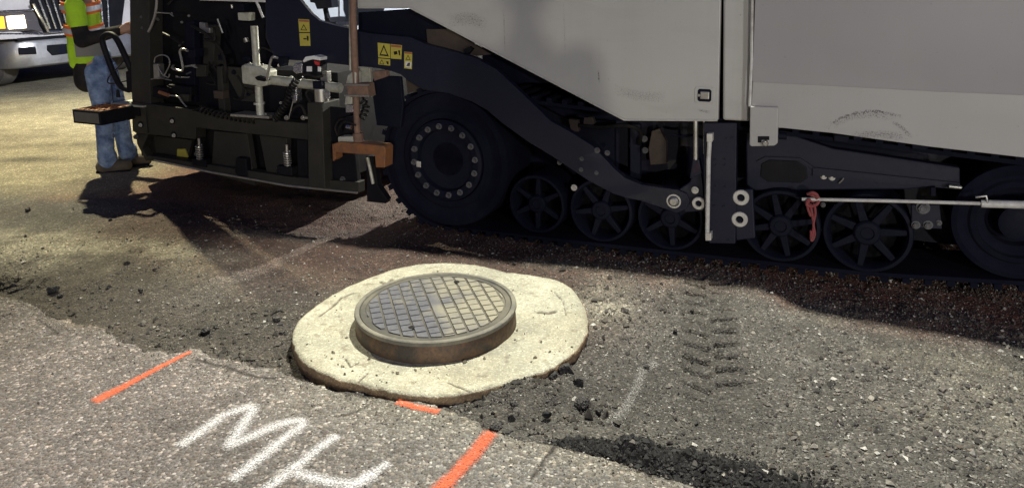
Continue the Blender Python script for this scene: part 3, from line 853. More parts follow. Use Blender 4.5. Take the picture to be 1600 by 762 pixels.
lump(866, 590, 0.050, 'dark lump tucked beside the largest one at the collar edge')
lump(905, 596, 0.045, 'small dark lump just right of the largest one by the collar')
lump(912, 634, 0.060, 'black lump in the dirt below the collar, left of the white spray streak')
lump(935, 645, 0.030, 'small grey lump just right of the black lump below the collar')
lump(802, 632, 0.040, 'grey stone in the heaped dirt between collar and short orange mark')
lump(820, 603, 0.045, 'dark lump wedged under the lower right rim of the collar')
lump(772, 668, 0.060, 'flat black sliver lying at the upper end of the right orange line', 0.35, 0.2)
lump(855, 650, 0.035, 'pale stone in the dirt above the cut pavement edge', mat='stone', cat='stone')
lump(322, 521, 0.065, 'dark lump on the brown dirt above the left orange line')
lump(338, 512, 0.035, 'small dark lump behind the one above the left orange line')
lump(83, 456, 0.070, 'black lump near the left tyre print on the dirt', 0.6)
lump(95, 464, 0.035, 'small black lump beside the left tyre print')
lump(44, 330, 0.060, 'lone dark lump on the pale ground at far left')
lump(197, 413, 0.045, 'dark lump on the pale patch at mid left')
lump(220, 455, 0.035, 'small dark lump below the pale patch at mid left')
lump(170, 450, 0.030, 'tiny dark lump left of the small one below the pale patch')
lump(173, 345, 0.035, 'small dark lump in front of the worker shadow')
lump(432, 500, 0.045, 'dark lump in the soil left of the concrete collar')
lump(440, 522, 0.035, 'small dark lump nestled against the left side of the collar')
lump(1342, 463, 0.035, 'pale stone at the edge of the lit gravel near the track', mat='stone', cat='stone')
lump(1338, 665, 0.022, 'black pebble among the gravel at lower right')
lump(1010, 575, 0.030, 'small dark pebble on the white spray streak')
lump(1055, 520, 0.030, 'pale pebble left of the tyre print on the right', mat='stone', cat='stone')

# ---- spray-paint marks
def stroke(mb, cov, pts, width, hfun, zlift, wob=0.0, step=0.008, nw=13, peak=1.25):
    P = [G(u, v, SLAB) for u, v in pts]
    L = [0.0]
    for p, q in zip(P[:-1], P[1:]): L.append(L[-1]+(q-p).length)
    n = max(3, int(L[-1]/step)); ss = np.linspace(0, L[-1], n)
    px = np.interp(ss, L, [p.x for p in P]); py = np.interp(ss, L, [p.y for p in P])
    k = max(1, int(0.02/step))
    if len(P) > 2:
        ker = np.ones(2*k+1)/(2*k+1)
        px = np.convolve(np.pad(px, k, 'edge'), ker, 'valid'); py = np.convolve(np.pad(py, k, 'edge'), ker, 'valid')
    dx, dy = np.gradient(px), np.gradient(py); l = np.hypot(dx, dy); dx, dy = dx/l, dy/l
    jj = np.cumsum(RNG.normal(0, 0.0006, n)); jj -= np.linspace(jj[0], jj[-1], n); px = px-dy*jj; py = py+dx*jj
    o = len(mb.v)
    ws = np.interp(ss/L[-1], np.linspace(0, 1, len(width)), width) if isinstance(width, (list, tuple)) else np.full(n, width)
    wv = 1+0.22*fbm(ss, np.full(n, RNG.uniform(0, 50)), 0.05, 3, 611)*2
    for i in range(n):
        for j in range(nw):
            t = j/(nw-1)*2-1
            x_, y_ = px[i]-dy[i]*t*ws[i]*0.95, py[i]+dx[i]*t*ws[i]*0.95
            mb.v.append((x_, y_, 0)); 
            end = min(1, min(ss[i], L[-1]-ss[i])/(ws[i]*0.6)+0.15)
            cov.append(max(0.0, min(1, (1-(abs(t)/wv[i])**1.5)*peak))*end)
    for i in range(n-1):
        for j in range(nw-1):
            a_ = o+i*nw+j; mb.f.append((a_, a_+1, a_+nw+1, a_+nw))
def mark(name, strokes, width, mat, hfun, lift, label, cov_gain=1.0, peak=1.25):
    mb = MB(); cov = []
    for k, st in enumerate(strokes):
        n0 = len(mb.v); stroke(mb, cov, st, width, hfun, lift, peak=peak)
        mb.v[n0:] = [(a, b, lift+0.0006*k) for a, b, c in mb.v[n0:]]
    co = np.array(mb.v); co[:,2] += hfun(co[:,0], co[:,1])
    c = np.array(cov)*cov_gain
    o = np_mesh(name, co, np.array(mb.f), mat, np.stack([c, c, c], 1), attr='cover')
    tag(o, label, 'paint mark')
    return o
mark('orange_paint_line', [[(301,549),(255,572),(200,602),(143,631)]], [0.018, 0.024, 0.028, 0.044], M['sprayorange'], slab_h, 0.003, 'long orange sprayed line on the old asphalt left of the manhole', 0.62)
mark('orange_paint_line', [[(770,673),(735,713),(705,745),(670,785)]], [0.035, 0.036, 0.038, 0.04], M['sprayorange'], slab_h, 0.003, 'wide orange sprayed line running off the bottom below the manhole', 0.62)
mark('orange_paint_dash', [[(617,627),(650,636),(690,644)]], 0.024, M['sprayorange'], slab_h, 0.002, 'short orange sprayed dash at the pavement edge touching the collar', 0.62)
mark('white_letter', [[(276,700),(310,676),(350,648),(392,635),(396,640),(378,668),(356,698),(395,682),(435,664),(470,657),(474,664),(440,690),(400,722),(358,756)]], 0.035, M['spraywhite'], slab_h, 0.003,
     'white spray painted letter M on the old asphalt below the left orange line', 0.58, 1.0)
mark('white_letter', [[(532,678),(500,700),(455,735),(410,768),(370,800)], [(455,737),(495,750),(530,757),(565,757),(590,740)], [(612,722),(570,748),(530,776),(490,800)]], 0.033, M['spraywhite'], slab_h, 0.003,
     'white spray painted letter H cut by the bottom of the picture', 0.58, 1.0)
mark('white_spray_streak', [[(1030,550),(1003,563),(1000,580),(985,605),(972,630),(950,648)]], 0.026, M['sprayfaint'], lambda x, y: HG(x, y)+0.004, 0.002, 'faint white sprayed streak on the gravel right of the manhole', 0.30)
# ================================================================== THE PAVING MACHINE
def pl(px, w=0.0): return [ML(u, v, w) for u, v in px]
def plate(name, px, w0, w1, mat, parent, bevel=0.0, label=None, smooth=False):
    return MB().prism(pl(px, w0), w0, w1).build(name, mat, parent, bevel=bevel, label=label, smooth=smooth, angle=25)
def P3(u, v, w): s, z = ML(u, v, w); return (s, w, z)
def pipe(name, pts, r, mat, parent, n=10, label=None):
    return MB().tube([P3(*p) for p in pts], r, n).build(name, mat, parent, smooth=True, label=label)
def smooth_path(P, k=6):
    P = [Vector(p) for p in P]; out = []
    for i in range(len(P)-1):
        p0, p1, p2, p3 = P[max(i-1,0)], P[i], P[i+1], P[min(i+2,len(P)-1)]
        for j in range(k):
            t = j/k
            out.append(0.5*((2*p1)+(p2-p0)*t+(2*p0-5*p1+4*p2-p3)*t*t+(3*p1-p0-3*p2+p3)*t**3))
    out.append(P[-1]); return out
def hose(name, pts, r, mat, parent, n=8, k=6):
    return MB().tube(smooth_path([P3(*p) for p in pts], k), r, n).build(name, mat, parent, smooth=True)
def coil(name, pts, R, turns, r, mat, parent):
    P = smooth_path([P3(*p) for p in pts], 8); n = turns*12; out = []
    L = [0.0]
    for a, b in zip(P[:-1], P[1:]): L.append(L[-1]+(b-a).length)
    for i in range(n+1):
        s = L[-1]*i/n; j = max(k for k in range(len(L)) if L[k] <= s+1e-9); j = min(j, len(P)-2)
        t = (s-L[j])/max(1e-9, L[j+1]-L[j]); c = P[j].lerp(P[j+1], t); d = (P[j+1]-P[j]).normalized()
        a = d.cross(Vector((0,1,0))).normalized(); b = Vector((0,1,0)); an = 2*math.pi*i/12
        out.append(c + (a*math.cos(an)+b*math.sin(an))*R)
    return MB().tube(out, r, 6).build(name, mat, parent, smooth=True)
_bolts = {}
def bolt(u, v, w, r, parent, mat='bolt', name='bolt', h=None, washer=True, offset=(0,0,0)):
    """hexagon head on a washer, facing outward"""
    key = (round(r, 4), mat, name)
    s, z = ML(u, v, w)
    loc = (s-offset[0], w-offset[1], z-offset[2])
    if key in _bolts:
        return share(_bolts[key], name, parent, loc, rot=(0, random.uniform(0, 1), 0))
    hh = h or r*0.9; m = MB()
    if washer: m.lathe((0,0,0), [(r*1.0, 0.004), (r*1.0, -r*0.22), (0.0, -r*0.22)], 20)
    hx = [(r*0.72*math.cos(math.pi*k/3), r*0.72*math.sin(math.pi*k/3)) for k in range(6)]
    m.prism(hx, -hh, -r*0.1)
    m.lathe((0,0,0), [(r*0.5, -hh), (r*0.42, -hh-r*0.12), (0, -hh-r*0.12)], 12)
    o = m.build(name, M[mat], parent, loc, smooth=True, angle=30)
    _bolts[key] = o
    return o
def collar_ring(u, v, w, r, parent, name='ring_washer'):
    """pale thick washer with a dark bolt in its middle"""
    s, z = ML(u, v, w)
    o = MB().ringlathe((0,0,0), [(r, 0.0), (r, -0.010), (r*0.9, -0.014), (r*0.5, -0.014), (r*0.45, -0.008), (r*0.45, 0.0)], 28).build(name, M['zinc'], parent, (s, w, z), smooth=True, angle=30)
    q = MB().prism([(r*0.36*math.cos(math.pi*k/3), r*0.36*math.sin(math.pi*k/3)) for k in range(6)], -0.016, 0.0).build('bolt_head', M['frame'], o, (0,0,0))
    return o
def mpx(u, v, w=0.0):
    """metres per pixel of height there"""
    return (ML(u, v-5, w)[1]-ML(u, v+5, w)[1])/10

paver = empty('asphalt_paver', tuple(O0), TH, 'large tracked asphalt paving machine with warm white side panels and dark tow arm', 'paving machine')

# ---- side bodywork
door = plate('side_door', [(558,-190),(558,12),(640,12),(806,100),(975,187),(1122,188),(1126,0),(1130,-190)], -0.045, -0.010, M['white'], paver, bevel=0.004)
lip = MB()
pp = pl([(560,12.5),(640,12.5),(975,187.5),(1121,188.5)], -0.045)
for a, b in zip(pp[:-1], pp[1:]):
    lip.tube([(a[0], -0.046, a[1]), (b[0], -0.046, b[1])], 0.004, 6)
lip.build('door_edge_trim', M['zinc'], door)
hs, hz_ = ML(1101, 149, -0.045)
hn = MB().prism([(x_*1.0, z_) for x_, z_ in [(-.050,-.030),(-.042,-.042),(.042,-.042),(.050,-.030),(.050,.030),(.042,.042),(-.042,.042),(-.050,.030)]], -0.004, 0.0)
hn = hn.build('door_latch', M['white'], door, (hs, -0.045, hz_), bevel=0.002)
MB().prism([(-.034,-.024),(-.026,-.032),(.026,-.032),(.034,-.024),(.034,.024),(.026,.032),(-.026,.032),(-.034,.024)], -0.006, -0.0042).build('latch_pocket', M['frame'], hn, bevel=0.002)
MB().prism([(-.020,-.018),(.024,-.018),(.024,.020),(-.020,.020)], -0.013, -0.0055).build('latch_paddle', M['steel'], hn, bevel=0.003)
MB().lathe((-.026,0,0), [(.007,-0.006),(.007,-0.012),(0,-0.012)], 14).build('key_cylinder', M['steel'], hn, smooth=True)
plate('side_panel', [(1131,-190),(1129,188),(1171,190),(1176,60),(1186,-190)], -0.040, -0.008, M['white'], paver, bevel=0.012, smooth=True)
# hopper wing: lower plate upright, upper plate folded outward along a crease
def hopper():
    m = MB()
    low = [(1176,128),(1172,200),(1222,200),(1300,208),(1450,229),(1640,251),(1800,270),(2000,296),(2000,165),(1800,156),(1640,150),(1450,142),(1300,134)]
    a = pl(low, -0.085)
    m.prism(a, -0.085, -0.055)
    return m.build('hopper_side_plate', M['hopper'], paver, bevel=0.003)
hp = hopper()
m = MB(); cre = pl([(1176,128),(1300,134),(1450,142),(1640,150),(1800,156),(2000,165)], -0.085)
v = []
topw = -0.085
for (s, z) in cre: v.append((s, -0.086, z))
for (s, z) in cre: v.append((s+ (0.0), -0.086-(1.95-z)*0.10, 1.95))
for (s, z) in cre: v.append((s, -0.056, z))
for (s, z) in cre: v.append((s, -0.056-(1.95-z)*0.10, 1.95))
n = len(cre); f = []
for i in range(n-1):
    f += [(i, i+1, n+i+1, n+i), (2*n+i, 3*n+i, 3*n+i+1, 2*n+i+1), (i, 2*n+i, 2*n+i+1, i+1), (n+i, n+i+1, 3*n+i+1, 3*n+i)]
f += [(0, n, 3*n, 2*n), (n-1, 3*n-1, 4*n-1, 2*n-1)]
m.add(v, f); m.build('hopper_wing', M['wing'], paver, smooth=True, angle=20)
# bright folded strip on the hopper's rear edge
e = pl([(1181,-190),(1178,0),(1176,95),(1173,166)], -0.09)
m = MB()
for a, b in zip(e[:-1], e[1:]): m.tube([(a[0]-0.004, -0.10 if a[1] > 1.3 else -0.095, a[1]), (b[0]-0.004, -0.095, b[1])], 0.007, 8)
m.build('edge_strip', M['whiterod'], paver, smooth=True)
tab = plate('lock_bracket', [(1172,166),(1171,227),(1174,229),(1210,228),(1215,224),(1216,168)], -0.112, -0.088, M['hopper'], paver, bevel=0.005)
plate('bracket_slot', [(1184,213),(1184,223),(1190,223),(1190,219),(1202,219),(1202,213)], -0.1135, -0.112, M['black'], tab)
s, z = ML(1197, 223, -0.112)
MB().lathe((0,0,0), [(0.013,0.0),(0.013,-0.022),(0.010,-0.028),(0,-0.028)], 16).build('lock_pin', M['steel'], tab, (s, -0.112, z), smooth=True)
pipe('lock_rod', [(1214,212,-0.08),(1229,213,-0.08)], 0.017, M['frame'], paver)
def scuff(pts, width, w, mat, parent, gain=0.5, name='scuff_mark'):
    P = smooth_path([P3(u, v, w) for u, v in pts], 8); m = MB(); cov = []; n = len(P); nw = 7
    for i, p in enumerate(P):
        t = (P[min(i+1, n-1)]-P[max(i-1, 0)]).normalized(); q = Vector((-t.z, 0, t.x))
        for j in range(nw):
            a = j/(nw-1)*2-1; x = p+q*a*width; m.v.append((x.x, w, x.z)); e = min(1, min(i, n-1-i)/(0.25*n)); cov.append((1-a*a)*gain*e)
    m.f = [(i*nw+j, i*nw+j+1, (i+1)*nw+j+1, (i+1)*nw+j) for i in range(n-1) for j in range(nw-1)]
    c = np.array(cov); o = np_mesh(name, np.array(m.v), np.array(m.f), mat, np.stack([c, c, c], 1), attr='cover'); o.parent = parent
    return o
hw_ = -0.0865
scuff([(1292,202),(1310,187),(1335,178),(1365,174),(1395,179),(1413,184)], 0.009, hw_, M['scuffdark'], paver, 0.36)
scuff([(1300,196),(1325,184),(1365,178),(1400,186)], 0.020, hw_-0.0005, M['scuffdark'], paver, 0.22)
scuff([(1330,212),(1370,210),(1420,214)], 0.022, hw_-0.001, M['scuffdark'], paver, 0.28)
scuff([(1395,190),(1410,200),(1425,215)], 0.010, hw_-0.0015, M['scuffdark'], paver, 0.35)
for pts, wd, g in (([(787,14),(788,50),(789,80)], 0.004, 0.35), ([(880,5),(882,50),(883,90)], 0.005, 0.18), ([(935,110),(936,130)], 0.006, 0.5), ([(700,32),(735,30),(760,40)], 0.04, 0.25), ([(960,140),(1000,150),(1040,152)], 0.03, 0.18), ([(1090,172),(1110,176)], 0.008, 0.35)):
    scuff(pts, wd, -0.0462, M['scuffdark'], door, g)
# body behind the panels, closed top
body = MB()
def bx(m, u0, u1, z0, z1, w0, w1):
    s0 = ML(u0, 100, w0)[0] if abs(u0) > 30 else u0; s1 = ML(u1, 100, w0)[0] if abs(u1) > 30 else u1
    return m.box((s0, w0, z0), (s1, w1, z1))
body.box((-0.55, 0.12, 0.95), (1.00, 2.45, 1.90)); body.box((-1.25, 0.12, 1.42), (-0.55, 2.45, 1.90))
body.build('engine_bay', M['frame'], paver)
MB().box((1.05, -0.058, 0.90), (3.6, 2.55, 1.0)).box((1.05, -0.05, 1.0), (1.12, 2.55, 1.9)).box((1.05, 2.5, 1.0), (3.6, 2.55, 1.9)).build('hopper_floor', M['frame'], paver)
MB().box((-1.30, -0.04, 1.88), (1.05, 2.5, 1.93)).build('deck', M['white'], paver)
# chassis behind the running gear
MB().box((-1.05, 0.50, 0.14), (3.4, 2.05, 0.94)).build('chassis', M['veil_blued'], paver)
MB().add([(-2.4,-0.28,2.12),(-1.2,-0.27,2.12),(0.95,-0.02,2.12),(0.95,2.5,2.12),(-2.4,2.5,2.12),(-2.4,-0.28,2.2),(-1.2,-0.27,2.2),(0.95,-0.02,2.2),(0.95,2.5,2.2),(-2.4,2.5,2.2)], [(0,1,2,3,4),(5,6,7,8,9),(0,1,6,5),(1,2,7,6),(2,3,8,7),(3,4,9,8),(4,0,5,9)]).build('shade_deck', M['frame'], paver)  # added roof above the view, outline cut to cast the ground shadow
for s_ in (-2.3, 0.9):
    for w_ in (0.35, 2.35): MB().box((s_-0.04, w_-0.04, 0.9), (s_+0.04, w_+0.04, 2.12)).build('shade_deck_post', M['frame'], paver)
# details hanging in the shadow under the door
plate('arch_plate', [(560,20),(640,14),(700,48),(700,130),(560,100)], 0.10, 0.14, M['frame'], paver)
plate('brown_fender_plate', [(666,46),(700,46),(768,85),(745,88),(700,76),(668,68)], 0.06, 0.08, M['bronze'], paver)
plate('small_cap', [(724,78),(733,73),(738,77),(730,86)], 0.03, 0.06, M['black'], paver)
plate('brown_arch_plate', [(634,122),(640,119),(690,134),(680,137),(637,146)], 0.075, 0.09, M['bronze'], paver)
plate('brown_hanger', [(1018,205),(1030,201),(1041,222),(1041,256),(1016,258),(1013,232)], 0.30, 0.34, M['bronze'], paver, bevel=0.004)
plate('brown_fitting', [(888,186),(902,188),(904,206),(892,206)], 0.20, 0.24, M['bronze'], paver, bevel=0.004)
plate('brown_fitting', [(912,184),(925,183),(929,193),(921,199),(911,197)], 0.20, 0.24, M['bronze'], paver, bevel=0.004)
hose('hydraulic_hose', [(905,196,0.2),(940,199,0.18),(975,196,0.16),(1000,205,0.2),(998,225,0.3)], 0.012, M['hose'], paver)
hose('hydraulic_hose', [(1050,210,0.15),(1068,213,0.15),(1085,211,0.15),(1100,216,0.2)], 0.008, M['frame'], paver)
plate('chassis_rib', [(760,120),(880,185),(960,190),(960,300),(870,215)], 0.34, 0.38, M['frame'], paver)
plate('chassis_rib', [(985,195),(1000,195),(1000,300),(985,300)], 0.34, 0.38, M['veil_blued'], paver)

# ---- tow arm: broad plate at the rear narrowing to the pivot
arm_px = [(420,-190),(432,-60),(452,-12),(466,0),(474,10),(484,22),(497,33),(520,40),(548,46),(575,52),(640,58),(668,70),(700,78),(742,90),(775,108),
          (820,150),(860,189),(893,207),(926,228),(958,262),(975,277),(1001,288),(1035,293),(1058,296),(1073,303),(1078,315),(1072,327),(1058,333),(1040,327),(1001,314),
          (980,310),(958,303),(920,283),(893,265),(860,243),(825,222),(785,193),(760,172),(737,159),(700,146),(660,140),(640,128),(625,116),(600,108),(560,104),(505,98),(430,92),(415,60),(412,-190)]
arm = plate('tow_arm', arm_px, 0.0, 0.045, M['veil_blued'], paver, bevel=0.004)
edge = MB()
ep = pl([(452,-12),(466,0),(474,10),(484,22),(497,33),(520,40),(548,46)], 0.0)
for a, b in zip(ep[:-1], ep[1:]): edge.tube([(a[0], 0.022, a[1]), (b[0], 0.022, b[1])], 0.008, 8)
edge.build('arm_edge', M['steel'], arm, smooth=True)
for u, v, r in ((909,248,.013),(908,265,.013),(932,270,.012),(933,235,.016),(949,239,.015)):
    bolt(u, v, 0.0, r, arm, 'bolt')
for u, v, r, w in ((874,254,.014,.05),(1007,217,.018,.29),(1008,235,.018,.29)):
    bolt(u, v, w, r, paver, 'bolt')
s, z = ML(1053, 314, 0.0)
pv = MB().ringlathe((0,0,0), [(0.038,0.0),(0.038,-0.006),(0.030,-0.006),(0.030,0.0)], 28).build('pivot_ring', M['zinc'], arm, (s, 0, z), smooth=True)
MB().lathe((s,0,z), [(0.026,0.0),(0.026,-0.014),(0.018,-0.022),(0,-0.022)], 24).build('pivot_pin', M['steel'], arm, smooth=True, angle=30)
# ---- pivot plate in the middle with pale rods and washers
post = plate('pivot_plate', [(1099,192),(1151,192),(1149,381),(1108,380),(1100,330)], -0.030, 0.02, M['veil_blued'], paver, bevel=0.004)
plate('pivot_link', [(1060,296),(1078,284),(1084,262),(1094,262),(1098,290),(1100,330),(1070,332)], 0.012, 0.05, M['veil_blued'], paver, bevel=0.006)
for u, v in ((1134,217),(1144,215),(1117,249),(1132,249),(1117,258),(1132,258),(1117,291),(1132,292),(1116,321),(1131,322),(1138,375)):
    bolt(u, v, -0.030, 0.0085, post, 'veil_blued', name='screw', washer=False, h=0.006)
collar_ring(1158, 308, -0.02, 0.040, paver); collar_ring(1156, 342, -0.02, 0.040, paver); collar_ring(1092, 317, -0.01, 0.034, paver)
plate('roller_plate', [(1146,296),(1176,296),(1180,372),(1150,376)], -0.018, 0.02, M['veil_blued'], paver, bevel=0.006)
bolt(1086, 297, 0.0, 0.019, paver, 'zinc')
bolt(897, 293, 0.05, 0.018, paver, 'zinc')
gr_ = pipe('guide_rod', [(1109,216,-0.06),(1107,250,-0.06),(1105,370,-0.06)], 0.0115, M['whiterod'], paver)
plate('rod_clamp', [(1104,209),(1104,222),(1113,222),(1113,209)], -0.075, -0.030, M['zinc'], paver, bevel=0.003)
plate('rod_clamp', [(1102,364),(1102,376),(1111,376),(1111,364)], -0.075, -0.030, M['zinc'], paver, bevel=0.003)
pipe('cylinder_rod', [(1087,186,-0.02),(1087,249,-0.02)], 0.0125, M['steel'], paver)
pipe('cylinder_rod', [(1100,186,0.0),(1100,240,0.0)], 0.005, M['steel'], paver)
plate('cylinder_body', [(1082,249),(1092,249),(1097,272),(1077,280)], -0.01, 0.03, M['veil_blued'], paver, bevel=0.006)

# ---- running gear
def wheel_frame(u, v, w): s, z = ML(u, v, w); return s, z
def bogie(u, v, rv, w=0.06, nsp=6, ph=0.3):
    s, z = ML(u, v, w); r = rv*mpx(u, v, w)
    tyre = MB().ringlathe((0,0,0), [(r,0.03),(r,-0.005),(r*0.975,-0.016),(r*0.90,-0.018),(r*0.86,-0.004),(r*0.84,0.05),(r*0.84,0.22),(r,0.22)], 48)
    t = tyre.build('bogie_wheel', M['frame'], paver, (s, w, z), smooth=True, angle=35)
    MB().lathe((0,0,0), [(r*0.30,0.06),(r*0.30,-0.012),(r*0.26,-0.020),(r*0.16,-0.022),(r*0.14,-0.014),(0,-0.014)], 28).build('hub', M['frame'], t, smooth=True, angle=30)
    for k in range(nsp):
        a = ph+2*math.pi*k/nsp; ca, sa = math.cos(a), math.sin(a)
        def q(rr, tt): return (ca*rr*r-sa*tt*r, sa*rr*r+ca*tt*r)
        MB().prism([q(0.26,-0.10), q(0.26,0.10), q(0.90,0.065), q(0.90,-0.065)], 0.0, 0.03).build('spoke', M['frame'], t, bevel=0.004)
    # closed disc further in
    MB().lathe((0,0,0), [(r*0.86,0.12),(0.0,0.12)], 32).build('wheel_disc', M['black'], t)
    return t
bogie(840, 318, 45, ph=0.5); bogie(940, 328, 49, ph=0.2); bogie(1048, 340, 50, ph=0.6)
bogie(1220, 352, 56, nsp=8, ph=0.25); bogie(1355, 363, 62, nsp=7, ph=0.1)
def big_wheel(name, u, v, rv, w, face):
    s, z = ML(u, v, w); r = rv*mpx(u, v, w)
    prof = [(r,0.34),(r,0.02),(r*0.985,0.0),(r*0.90,-0.006),(r*0.86,0.0),(r*0.80,0.012),(r*0.74,0.012),(r*0.70,0.0),(r*0.62,-0.004),(r*0.60,face*0.02),(r*0.47,face*0.05),(r*0.44,face*0.09),(r*0.20,face*0.10),(0.0,face*0.10)]
    o = MB().lathe((0,0,0), prof, 72).build(name, M['rubber'], paver, (s, w, z), smooth=True, angle=28)
    return o, s, z, r
dw, ds, dz, dr = big_wheel('drive_wheel', 697, 250, 104, 0.075, 1)
hubd = MB().lathe((0,0,0), [(dr*0.60,0.03),(dr*0.60,-0.012),(dr*0.55,-0.02),(dr*0.46,-0.012),(dr*0.44,0.02),(dr*0.25,0.03),(0,0.03)], 56).build('drive_hub', M['frame'], dw, (0, -0.006, 0), smooth=True, angle=30)
for k in range(16):
    a = 2*math.pi*(k+0.3)/16
    rr = dr*0.51
    b_ = MB()
    b_.lathe((0,0,0), [(0.019,0.01),(0.019,-0.006),(0.013,-0.007),(0.0,-0.007)], 16)
    b_.prism([(0.0125*math.cos(math.pi*j/3+k), 0.0125*math.sin(math.pi*j/3+k)) for j in range(6)], -0.022, -0.006)
    b_.build('wheel_bolt', M['bolt'], dw, (rr*math.cos(a), -0.024, rr*math.sin(a)), smooth=True, angle=30)
s1, z1 = ML(655, 256, 0.05)
MB().prism([(-0.016,-0.018),(0.016,-0.020),(0.018,0.018),(-0.014,0.020)], -0.006, 0.0).build('drain_plug', M['zinc'], dw, (s1-ds, -0.03, z1-dz), bevel=0.003)
iw, is_, iz, ir = big_wheel('idler_wheel', 1592, 348, 90, 0.075, 1)
MB().lathe((0,0,0), [(ir*0.30,0.06),(ir*0.30,-0.01),(ir*0.2,-0.02),(0,-0.02)], 32).build('hub', M['frame'], iw, smooth=True)
# rubber belt: convex loop round both end wheels
circ = []
for (cs, cz, r) in ((ds, dz, dr), (is_, iz, ir)):
    for k in range(72):
        a = 2*math.pi*k/72; circ.append((cs+r*math.cos(a), cz+r*math.sin(a)))
for (u, v, rv) in ((840,318,45),(1355,363,62)):
    s, z = ML(u, v, 0.06); circ.append((s, z-rv*mpx(u, v, 0.06)))
def hull(P):
    P = sorted(set(P)); 
    def half(P):
        h = []
        for p in P:
            while len(h) > 1 and (h[-1][0]-h[-2][0])*(p[1]-h[-2][1])-(h[-1][1]-h[-2][1])*(p[0]-h[-2][0]) <= 0: h.pop()
            h.append(p)
        return h
    a = half(P); b = half(P[::-1]); return a[:-1]+b[:-1]
hl = hull(circ)
# resample
def resamp(P, n):
    P = P+[P[0]]; L = [0.0]
    for a, b in zip(P[:-1], P[1:]): L.append(L[-1]+math.dist(a, b))
    out = []
    for i in range(n):
        s = L[-1]*i/n; out.append((float(np.interp(s, L, [p[0] for p in P])), float(np.interp(s, L, [p[1] for p in P]))))
    return out, L[-1]
hr, hL = resamp(hl, 260)
def offs(P, d):
    n = len(P); out = []
    for i in range(n):
        a, b = P[i-1], P[(i+1) % n]; tx, tz = b[0]-a[0], b[1]-a[1]; l = math.hypot(tx, tz) or 1
        out.append((P[i][0]+tz/l*d, P[i][1]-tx/l*d))
    return out
zmin = min(p[1] for p in hr)
tk = max(0.02, min(0.06, zmin-0.012))
outer = [(p[0], max(p[1], 0.028)) for p in offs(hr, tk)]
m = MB(); n = len(hr); W0_, W1_ = 0.055, 0.44
v = [(p[0], W0_, p[1]) for p in hr]+[(p[0], W0_, p[1]) for p in outer]+[(p[0], W1_, p[1]) for p in hr]+[(p[0], W1_, p[1]) for p in outer]
f = []
for i in range(n):
    j = (i+1) % n
    f += [(i, j, n+j, n+i), (n+i, n+j, 3*n+j, 3*n+i), (2*n+i, 3*n+i, 3*n+j, 2*n+j), (i, 2*n+i, 2*n+j, j)]
belt = m.add(v, f).build('track_belt', M['rubber'], paver, smooth=True, angle=30)
lug = MB(); o2 = offs(outer, 0.026)
for i in range(0, n, 3):
    j = (i+1) % n
    a, b, c, d = outer[i], outer[j], (o2[j][0], max(o2[j][1], 0.004)), (o2[i][0], max(o2[i][1], 0.004))
    lug.prism([a, b, c, d], W0_-0.004, W1_)
lo = lug.build('tread_lugs', M['rubber'], belt); lo['kind'] = 'stuff'
# track frame
tf = plate('track_frame', [(1165,205),(1240,212),(1300,232),(1500,262),(1500,288),(1420,296),(1180,298),(1166,290)], 0.10, 0.16, M['veil_blued'], paver, bevel=0.008)
ov = plate('oval_opening', [(1190,256),(1202,250),(1245,252),(1260,262),(1262,278),(1250,286),(1200,284),(1188,276)], 0.092, 0.10, M['black'], tf, bevel=0.003)
plate('oval_rim', [(1182,252),(1196,245),(1250,247),(1270,260),(1270,264),(1248,251),(1198,249),(1188,255)], 0.088, 0.10, M['veil_blued'], tf)
for u, v in ((1287,275),(1300,277)): bolt(u, v, 0.10, 0.016, paver, 'zinc', washer=True)
for u, v in ((1286,320),): bolt(u, v, 0.05, 0.012, paver, 'bolt')
pipe('grease_line', [(1311,286,0.09),(1316,282,0.08),(1318,278,0.08)], 0.004, M['steel'], paver)
plate('rear_beam', [(1270,262),(1500,286),(1500,296),(1270,275)], 0.085, 0.10, M['veil_blued'], tf)
for u, v in ((1313,217),(1435,229)):
    plate('top_lug', [(u-10,v-6),(u+14,v-4),(u+12,v+6),(u-10,v+4)], 0.04, 0.08, M['frame'], paver, bevel=0.004)
bk = plate('bolt_bracket', [(1424,320),(1468,320),(1472,358),(1424,356)], 0.03, 0.07, M['veil_blued'], paver, bevel=0.004)
for u, v, r in ((1442,324,.030),(1431,351,.019),(1450,351,.021),(1467,348,.013)): bolt(u, v, 0.03, r, bk, 'bolt')
plate('small_bracket', [(1455,293),(1462,293),(1462,306),(1455,306)], 0.05, 0.08, M['frame'], paver)
pipe('small_pin', [(1483,291,0.05),(1502,293,0.05)], 0.009, M['steel'], paver)
# sliding rod along the track
rod = pipe('sliding_rod', [(1253,311,-0.05),(1400,314,-0.05),(1540,318,-0.05)], 0.0085, M['whiterod'], paver)
pipe('rod_sleeve', [(1533,318,-0.05),(1640,321,-0.05),(1800,326,-0.05)], 0.0175, M['whiterod'], paver)
pipe('rod_handle', [(1524,308,-0.06),(1541,306,-0.06),(1543,317,-0.06)], 0.006, M['steel'], paver)
